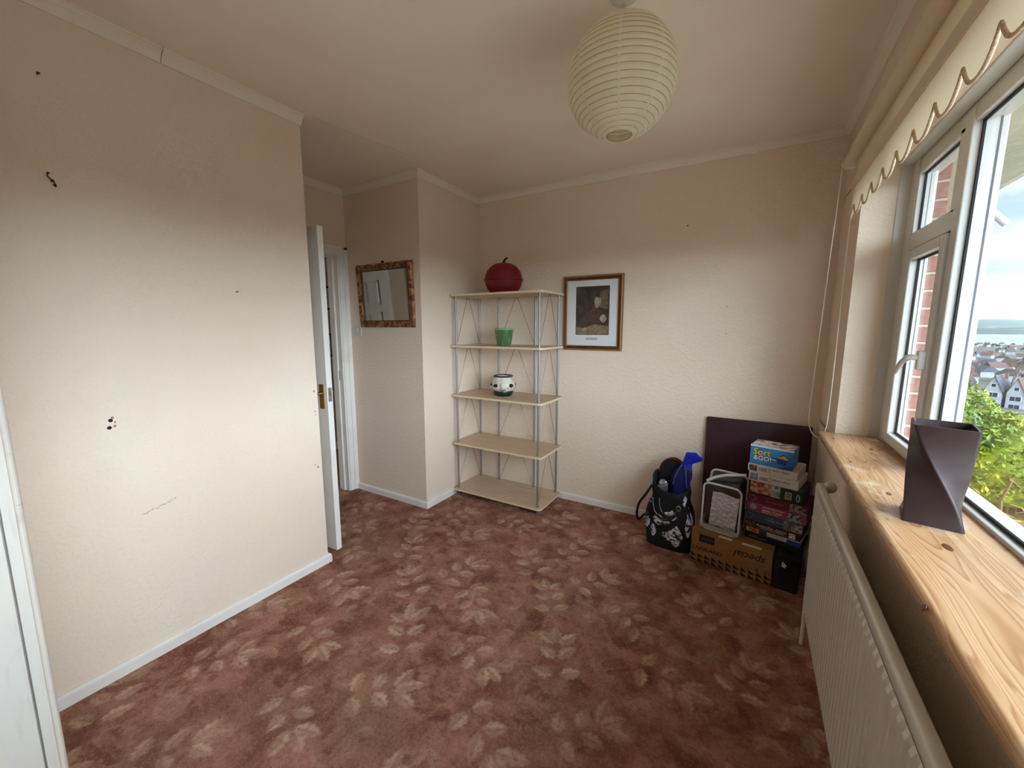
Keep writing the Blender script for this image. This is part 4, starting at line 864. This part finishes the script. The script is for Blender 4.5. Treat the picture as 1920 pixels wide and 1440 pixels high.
# ------------------------------------------------------------------ twisted vase on the window board
va = thing('twisted_vase', 'dark brown square vase twisted by a quarter turn on the pine board', 'vase', (.4465, 1.452, SILL))
VAS = mat('aubergine_stoneware', (56, 38, 39), .36, var=[(20, (48, 32, 33), .4, .7)], bump=[(180, .12, .001)], spec=.45)
def sq(hs, ang, z, r=.007, n=4):
    p = rrect(-hs, hs, -hs, hs, r, z, n); c, s = math.cos(ang), math.sin(ang)
    return [(x*c-y*s, x*s+y*c, z) for x, y, _ in p]
VH, A0 = .262, math.radians(-11)
def vz(t, ins=0):
    # ruled surface between base square and the top square turned by -90 degrees
    a0_ = sq(.058-ins, A0, 0); tw = -PI/2
    s = (6*t**5-15*t**4+10*t**3)*.58+t*.42
    hs = (.058-.014*math.sin(PI*t)**1.2+.001*t)-ins
    return [(x, y, VH*t) for x, y, _ in sq(hs, A0+tw*s, 0, max(.004, .007-ins*.3))]
B().loft([vz(i/36) for i in range(37)]+[[(x, y, VH-.0005) for x, y, z in vz(1, .003)]]+[[(x, y, z) for x, y, z in vz(1-i/12*.9, .005)] for i in range(13)], cap=True).build('body', VAS, va, smooth=True, auto=38)

# ------------------------------------------------------------------ outside
GRASS = mat('bank_earth', (150, 128, 84), .95, var=[(3, (128, 112, 66), .4, .65), (18, (170, 150, 104), .5, .7)], bump=[(20, .6, .02)])
LAND = mat('town_ground', (96, 90, 82), .95, var=[(.02, (74, 78, 60), .4, .6), (.08, (112, 104, 98), .5, .65)])
# terrain: level ground, bank, falling away to the estuary
def tz(x, y):
    d = math.hypot(x, y)
    P_ = [(0, -.45), (4, -.45), (5, -.25), (7.5, -.2), (10, -1.6), (30, -6), (90, -14), (200, -25.0), (400, -27), (900, -33), (1700, -40.5), (1800, -41.5)]
    for (d0, z0), (d1, z1) in zip(P_[:-1], P_[1:]):
        if d <= d1: return z0+(z1-z0)*(d-d0)/(d1-d0)
    return -41.5
ds = [.9, 2.5, 4, 4.6, 5, 6, 7.5, 8.5, 10, 15, 30, 60, 90, 140, 200, 300, 400, 600, 900, 1300, 1700, 1800]
def polar(a, d): return (d*math.sin(a), d*math.cos(a))
b = B(); rows = []
for d in ds:
    rows.append([(polar(a, d)[0]+.7, polar(a, d)[1], tz(*polar(a, d))) for a in [math.radians(k) for k in range(2, 176, 6)]])
b.loft(rows, close=False, cap=False); struct(b.build('ground', LAND))
bounce_slab = struct(B().box((.665, -9, -.6), (9, 2.6, -.42)).build('terrace', mat('bounce_paving', (212, 204, 190), .9, var=[(3, (198, 190, 176), .4, .65)])))  # unseen paving added to bounce daylight up through the window onto the ceiling
tag(B().grid(lambda u, v: (.75+u*3.2, 2.2+v*4.2, -.44+.28*smoothstep(.3, .75, v)+.05*noise.noise(Vector((u*8, v*9, 0)))), 30, 36).build('earth_bank', GRASS, smooth=True), 'dry tan earth bank below the hedge outside the window', 'bank')
SEA = mat('estuary_water', (150, 156, 166), .35, var=[(.004, (128, 138, 152), .4, .6, (.25, 1, 1))], spec=.4)
b = B().loft([[polar(math.radians(k), d)+(-40.0,) for k in range(-10, 96, 4)] for d in (1500, 4600)], close=False, cap=False); struct(b.build('sea', SEA))
for nm, d, base, colr, c2, sd in (('hills', 4400, 66, (64, 72, 50), (112, 118, 78), 1), ('hills', 5600, 178, (72, 78, 56), (116, 120, 84), 5)):
    rg = []
    for j, f in enumerate((0, .35, .7, 1.0, 1.05)):
        row = []
        for k in range(0, 120):
            a = math.radians(-8+k*.85); r = d+f*900; nz_ = noise.noise(Vector((a*7+sd, sd, 0)))*.32+noise.noise(Vector((a*22+sd, 2, 0)))*.12
            x, y = polar(a, r); row.append((x, y, -41+(base*(.78+nz_))*(math.sin(min(f, 1)*PI/2) if f <= 1 else .9)*(1 if f else 0)))
        rg.append(row)
    struct(B().loft(rg, close=False, cap=False).build(nm, mat('hill_%d' % sd, colr, 1, var=[(.0035, c2, .45, .62, (1, 1, 3)), (.012, tuple(int(q*.86) for q in colr), .5, .65)], spec=.0), smooth=True))
# sea haze: a real volume standing over the estuary
hz = bpy.data.materials.new('sea_haze'); hz.use_nodes = True; t_ = hz.node_tree; t_.nodes.remove(t_.nodes['Principled BSDF'])
vs_ = t_.nodes.new('ShaderNodeVolumeScatter'); vs_.inputs['Color'].default_value = (.62, .80, 1.0, 1); vs_.inputs['Density'].default_value = HAZE; vs_.inputs['Anisotropy'].default_value = 0
t_.links.new(vs_.outputs[0], t_.nodes['Material Output'].inputs['Volume'])
angs = [math.radians(k) for k in range(-12, 78, 6)]
b = B().loft([[polar(a, 1750)+(z,) for a in angs]+[polar(a, 7200)+(z,) for a in reversed(angs)] for z in (-46, 330)])
o = b.build('haze', hz); struct(o)
# hedge
LEAF = mat('hedge_leaf', (116, 136, 40), .45, var=[(2.2, (168, 172, 48), .42, .62), (9, (72, 100, 34), .45, .65)], spec=.5)
def leaves(centre, n, size, cutoff=None):
    V = []; F = []
    for i in range(n):
        p = centre(); q = Matrix.Rotation(random.uniform(0, 2*PI), 3, 'Z') @ Matrix.Rotation(random.uniform(-.2, 1.1), 3, 'X') @ Matrix.Rotation(random.uniform(-.5, .5), 3, 'Y')
        s = size*random.uniform(.7, 1.3); k = len(V)
        for v in ((0, -s, 0), (s*.42, -.1*s, s*.12), (0, s, 0), (-s*.42, -.1*s, s*.12)): V.append(Vector(p)+q @ Vector(v))
        F += [(k, k+1, k+2), (k, k+2, k+3)]
    me = bpy.data.meshes.new('foliage'); me.from_pydata(V, [], F); return me
hg = thing('hedge', 'bright yellow-green leafy hedge outside the window', 'hedge', (0, 0, 0))
BL = [((1.50, 5.35, .30), .58, .62), ((2.05, 5.2, .16), .55, .52), ((2.7, 5.3, .10), .65, .52), ((3.5, 5.4, .1), .75, .55), ((1.1, 5.6, .34), .5, .5), ((4.4, 5.4, .1), .8, .6)]
def hpoint():
    c, r, h_ = random.choice(BL); th = random.uniform(0, 2*PI); ph_ = math.acos(random.uniform(-.35, 1)); k = random.uniform(.86, 1.04)
    x, y, z = r*math.sin(ph_)*math.cos(th)*k, r*.8*math.sin(ph_)*math.sin(th)*k, h_*math.cos(ph_)*k
    n3 = 1+.12*noise.noise(Vector((c[0]+x, c[1]+y, z))*3)
    return (c[0]+x*n3, c[1]+y*n3, max(c[2]+z*n3, -.13+.06*random.random()))
me = leaves(hpoint, 36000, .027); me.materials.append(LEAF); o = obj('foliage', me, hg); o['kind'] = 'stuff'
b = B()
for c, r, h_ in BL: b.ball((c[0], c[1], c[2]), 1, 2, (r*.84, r*.66, h_*.84))
b.noise(.05, 4)
for v in b.bm.verts: v.co.z = max(v.co.z, -.12)
b.build('inner_growth', LEAF, hg, smooth=True)
b = B()
for k in range(26):
    xx = random.uniform(1.0, 4.4); yy = random.uniform(4.9, 5.4); b.tube([(xx, yy, -.3), (xx+random.uniform(-.1, .1), yy-.1, 0), (xx+random.uniform(-.3, .3), yy-.2, .2)], .012, 5)
b.build('stems', mat('hedge_stem', (120, 96, 62), .9), hg)
tw = thing('dry_twigs', 'tangle of dry straw-coloured stems on the bank under the hedge', 'twigs', (0, 0, 0))
b = B()
for k in range(160):
    xx = random.uniform(1.2, 3.6); yy = random.uniform(3.9, 5.2); zz_ = -.35+.15*smoothstep(3.5, 5.2, yy)
    p0 = Vector((xx, yy, float(zz_))); p1 = p0+Vector((random.uniform(-.35, .35), random.uniform(-.3, .3), random.uniform(.05, .22))); p2 = p1+Vector((random.uniform(-.3, .3), random.uniform(-.2, .2), random.uniform(-.12, .06)))
    b.tube([p0, p1, p2], .004, 4)
b.build('stems', mat('straw', (206, 178, 112), .8), tw)['kind'] = 'stuff'

# houses on the slope
HW = mat('house_render', (158, 160, 164), .9, var=[(.4, (140, 144, 150), .5, .7)]); HG = mat('house_glass', (48, 54, 66), .2)
RG = mat('roof_slate', (84, 86, 94), .8, var=[(.8, (70, 72, 80), .4, .7)]); RR_ = mat('roof_tile', (104, 76, 70), .85, var=[(.8, (86, 64, 60), .4, .7)]); RB = mat('roof_brown', (86, 72, 68), .85, var=[(.8, (72, 62, 60), .4, .7)])
def house(label, apex, wdt, hh, wallh, length, roof, rz=0, base=None, bay=True):
    """gable end faces the viewer; apex = world point of the gable tip"""
    t = thing('house', label, 'house', (apex[0], apex[1], apex[2]-hh-wallh), rz)
    h2 = wallh+hh; w2 = wdt/2
    B().prism([(-w2, 0, -4), (w2, 0, -4), (w2, 0, wallh), (0, 0, h2), (-w2, 0, wallh)], (0, length, 0)).build('wall', HW, t)
    for s in (-1, 1):
        o_ = .35; B().loft([[(0, -.4, h2+.02), (0, -.4, h2+.22), (s*(w2+o_), -.4, wallh-o_*hh/w2+.22), (s*(w2+o_), -.4, wallh-o_*hh/w2+.02)], [(0, length+.3, h2+.02), (0, length+.3, h2+.22), (s*(w2+o_), length+.3, wallh-o_*hh/w2+.22), (s*(w2+o_), length+.3, wallh-o_*hh/w2+.02)]]).build('roof', roof, t)
    def wnd(x0, x1, z0, z1):
        f = B().box((x0-.12, -.06, z0-.12), (x1+.12, .05, z1+.12)).build('window', mat('house_frame', (196, 198, 204), .6), t)
        n__ = max(1, int((x1-x0)/.9))
        for i in range(n__): B().box((x0+(x1-x0)*i/n__+.05, -.09, z0), (x0+(x1-x0)*(i+1)/n__-.05, -.05, z1)).build('pane', HG, f)
    wnd(-.55, .55, wallh+hh*.18, wallh+hh*.18+1.1)
    if bay: wnd(-w2*.62, w2*.62, wallh-2.6, wallh-1.1); wnd(-w2*.62, w2*.62, wallh-5.4, wallh-3.8)
    B().box((w2*.5, length*.5, h2-1.2), (w2*.5+.8, length*.5+.6, h2+.9)).build('chimney', mat('chimney_brick', (128, 92, 80), .9), t)
    return t
house('white gabled house with brown tiled roof standing behind the hedge', (65.4, 204, -13.4), 4.8, 4.2, 6.0, 9, RB, math.radians(-24))
house('white gabled house with slate grey roof beside the brown roofed one', (72.2, 201, -14.6), 4.0, 4.6, 6.0, 12, RG, math.radians(-30))
house('white gabled house with red tiled roof lowest on the slope', (76.8, 199, -15.0), 4.0, 5.0, 6.2, 12, RR_, math.radians(-30))
house('white gabled house at the end of the row past the red roof', (83.2, 197, -16.2), 4.0, 5.0, 6.2, 12, RR_, math.radians(-30))
house('pale gabled house at the head of the row up the slope', (56.6, 206, -12.9), 5.0, 4.2, 6.0, 11, RB, math.radians(-16))
lg = thing('terrace_house', 'long low terrace with red tiled roof behind the gabled houses', 'house', (68, 240, -22.5), math.radians(-17))
B().box((-9, 0, -3), (6, 7, 4.6)).build('wall', HW, lg); B().prism([(-9.4, -.4, 4.4), (-9.4, 3.5, 7.4), (-9.4, 7.4, 4.4)], (15.8, 0, 0)).build('roof', RR_, lg)
lg = thing('bungalow', 'hip roofed grey bungalow above the red terrace', 'house', (82, 270, -21), math.radians(-17))
B().box((-7, 0, -3), (7, 9, 4.2)).build('wall', HW, lg); B().loft([[(-7.6, -.6, 4.0), (7.6, -.6, 4.0), (7.6, 9.6, 4.0), (-7.6, 9.6, 4.0)], [(-2.5, 4.5, 8.2), (2.5, 4.5, 8.2), (2.5, 4.6, 8.2), (-2.5, 4.6, 8.2)]]).build('roof', RG, lg)
# far town: one house shape, many copies
def town_house(i, roof):
    t = thing('town_house', '', 'house', group='small houses scattered down to the water')
    B().box((-4, -4, -3), (4, 4, 4)).build('wall', HW, t); B().prism([(-4.4, -4.4, 3.8), (-4.4, 0, 7), (-4.4, 4.4, 3.8)], (8.8, 0, 0)).build('roof', roof, t)
    return t
prot = [(town_house(0, RB), 'small distant house with brown roof in the town by the water'), (town_house(1, RG), 'small distant house with grey roof in the town by the water'), (town_house(2, RR_), 'small distant house with red roof in the town by the water')]
used = []
for i in range(150):
    p_, lb = prot[i % 3]; o = p_ if i < 3 else copy_tree(p_)
    for _ in range(60):
        d = 300+1350*((i+random.random())/150)**1.15; a = math.radians(random.uniform(9, 27)); x, y = polar(a, d)
        if all((x-u)**2+(y-v)**2 > 13**2 for u, v in used): break
    used.append((x, y))
    o.location = (x, y, tz(x, y)-.3); o.rotation_euler.z = random.uniform(0, PI); o['label'] = lb
# bare trees
BARK = mat('bare_bark', (112, 98, 88), .9)
def bare_tree(label, loc, hgt, seed, depth=5):
    rr = random.Random(seed); t = thing('bare_tree', label, 'tree', loc)
    b1, b2 = B(), B()
    def grow(p, d, ln, r, lv):
        q = p+d*ln*.5+Vector((rr.uniform(-.06, .06), rr.uniform(-.06, .06), 0))*ln; e = q+(d+Vector((rr.uniform(-.2, .2), rr.uniform(-.2, .2), .1))).normalized()*ln*.5
        (b1 if lv >= depth-0 else b2).tube([p, q, e], [r, r*.85, r*.68], 5 if lv > 2 else 3)
        if lv == 0: return
        for k in range(rr.choice((2, 3, 3))):
            nd = (d+Vector((rr.uniform(-1, 1), rr.uniform(-1, 1), rr.uniform(-.15, .6)))*.85).normalized(); grow(e, nd, ln*rr.uniform(.62, .8), r*.62, lv-1)
    grow(Vector((0, 0, -1)), Vector((0, 0, 1)), hgt*.30, hgt*.028, depth)
    if depth == 3: t['group'] = 'bare trees in the distant town'
    b1.build('trunk', BARK, t); b2.build('branches', BARK, t)['kind'] = 'stuff'
bare_tree('tall bare winter tree with spreading crown above the slate roofed house', (81.5, 214, -21.5), 15, 3)
bare_tree('thin bare tree in front of the brown roofed house', (60.6, 186, -22.0), 10, 8, 4)
bare_tree('bare tree among the far roofs beside the terrace', (66.5, 262, -23), 12, 11, 4)
for k in range(14):
    for _ in range(80):
        a = math.radians(random.uniform(12, 24)); d = random.uniform(320, 900); x, y = polar(a, d)
        if all((x-u)**2+(y-v)**2 > 14**2 for u, v in used): break
    used.append((x, y))
    bare_tree('small bare tree among the roofs of the distant town', (x, y, tz(x, y)-.5), random.uniform(9, 14), 40+k, 3)
# hall pictures
for (y0, y1, z0, z1, lb) in ((2.60, 2.93, 1.605, 1.86, 'dark framed print hung on the hallway wall'), (2.62, 2.90, 1.08, 1.34, 'pale framed print hung lower on the hallway wall')):
    t = thing('hall_picture', lb, 'picture', (-4.1, (y0+y1)/2, (z0+z1)/2), PI/2)
    w_, h_ = y1-y0, z1-z0
    mitred(B(), w_-.04, h_-.04, [(0, 0), (0, .012), (.02, .014), (.02, 0)]).build('frame', mat('hall_frame', (44, 30, 24), .4), t)
    B().box((-w_/2+.02, -.006, -h_/2+.02), (w_/2-.02, -.001, h_/2-.02)).build('mount', MOUNT, t)
    B().box((-w_/2+.06, -.008, -h_/2+.05), (w_/2-.06, -.006, h_/2-.05)).build('print', patches('hall_print', [(70, 90, 76), (150, 160, 150), (190, 190, 180), (90, 84, 80)], 30), t)
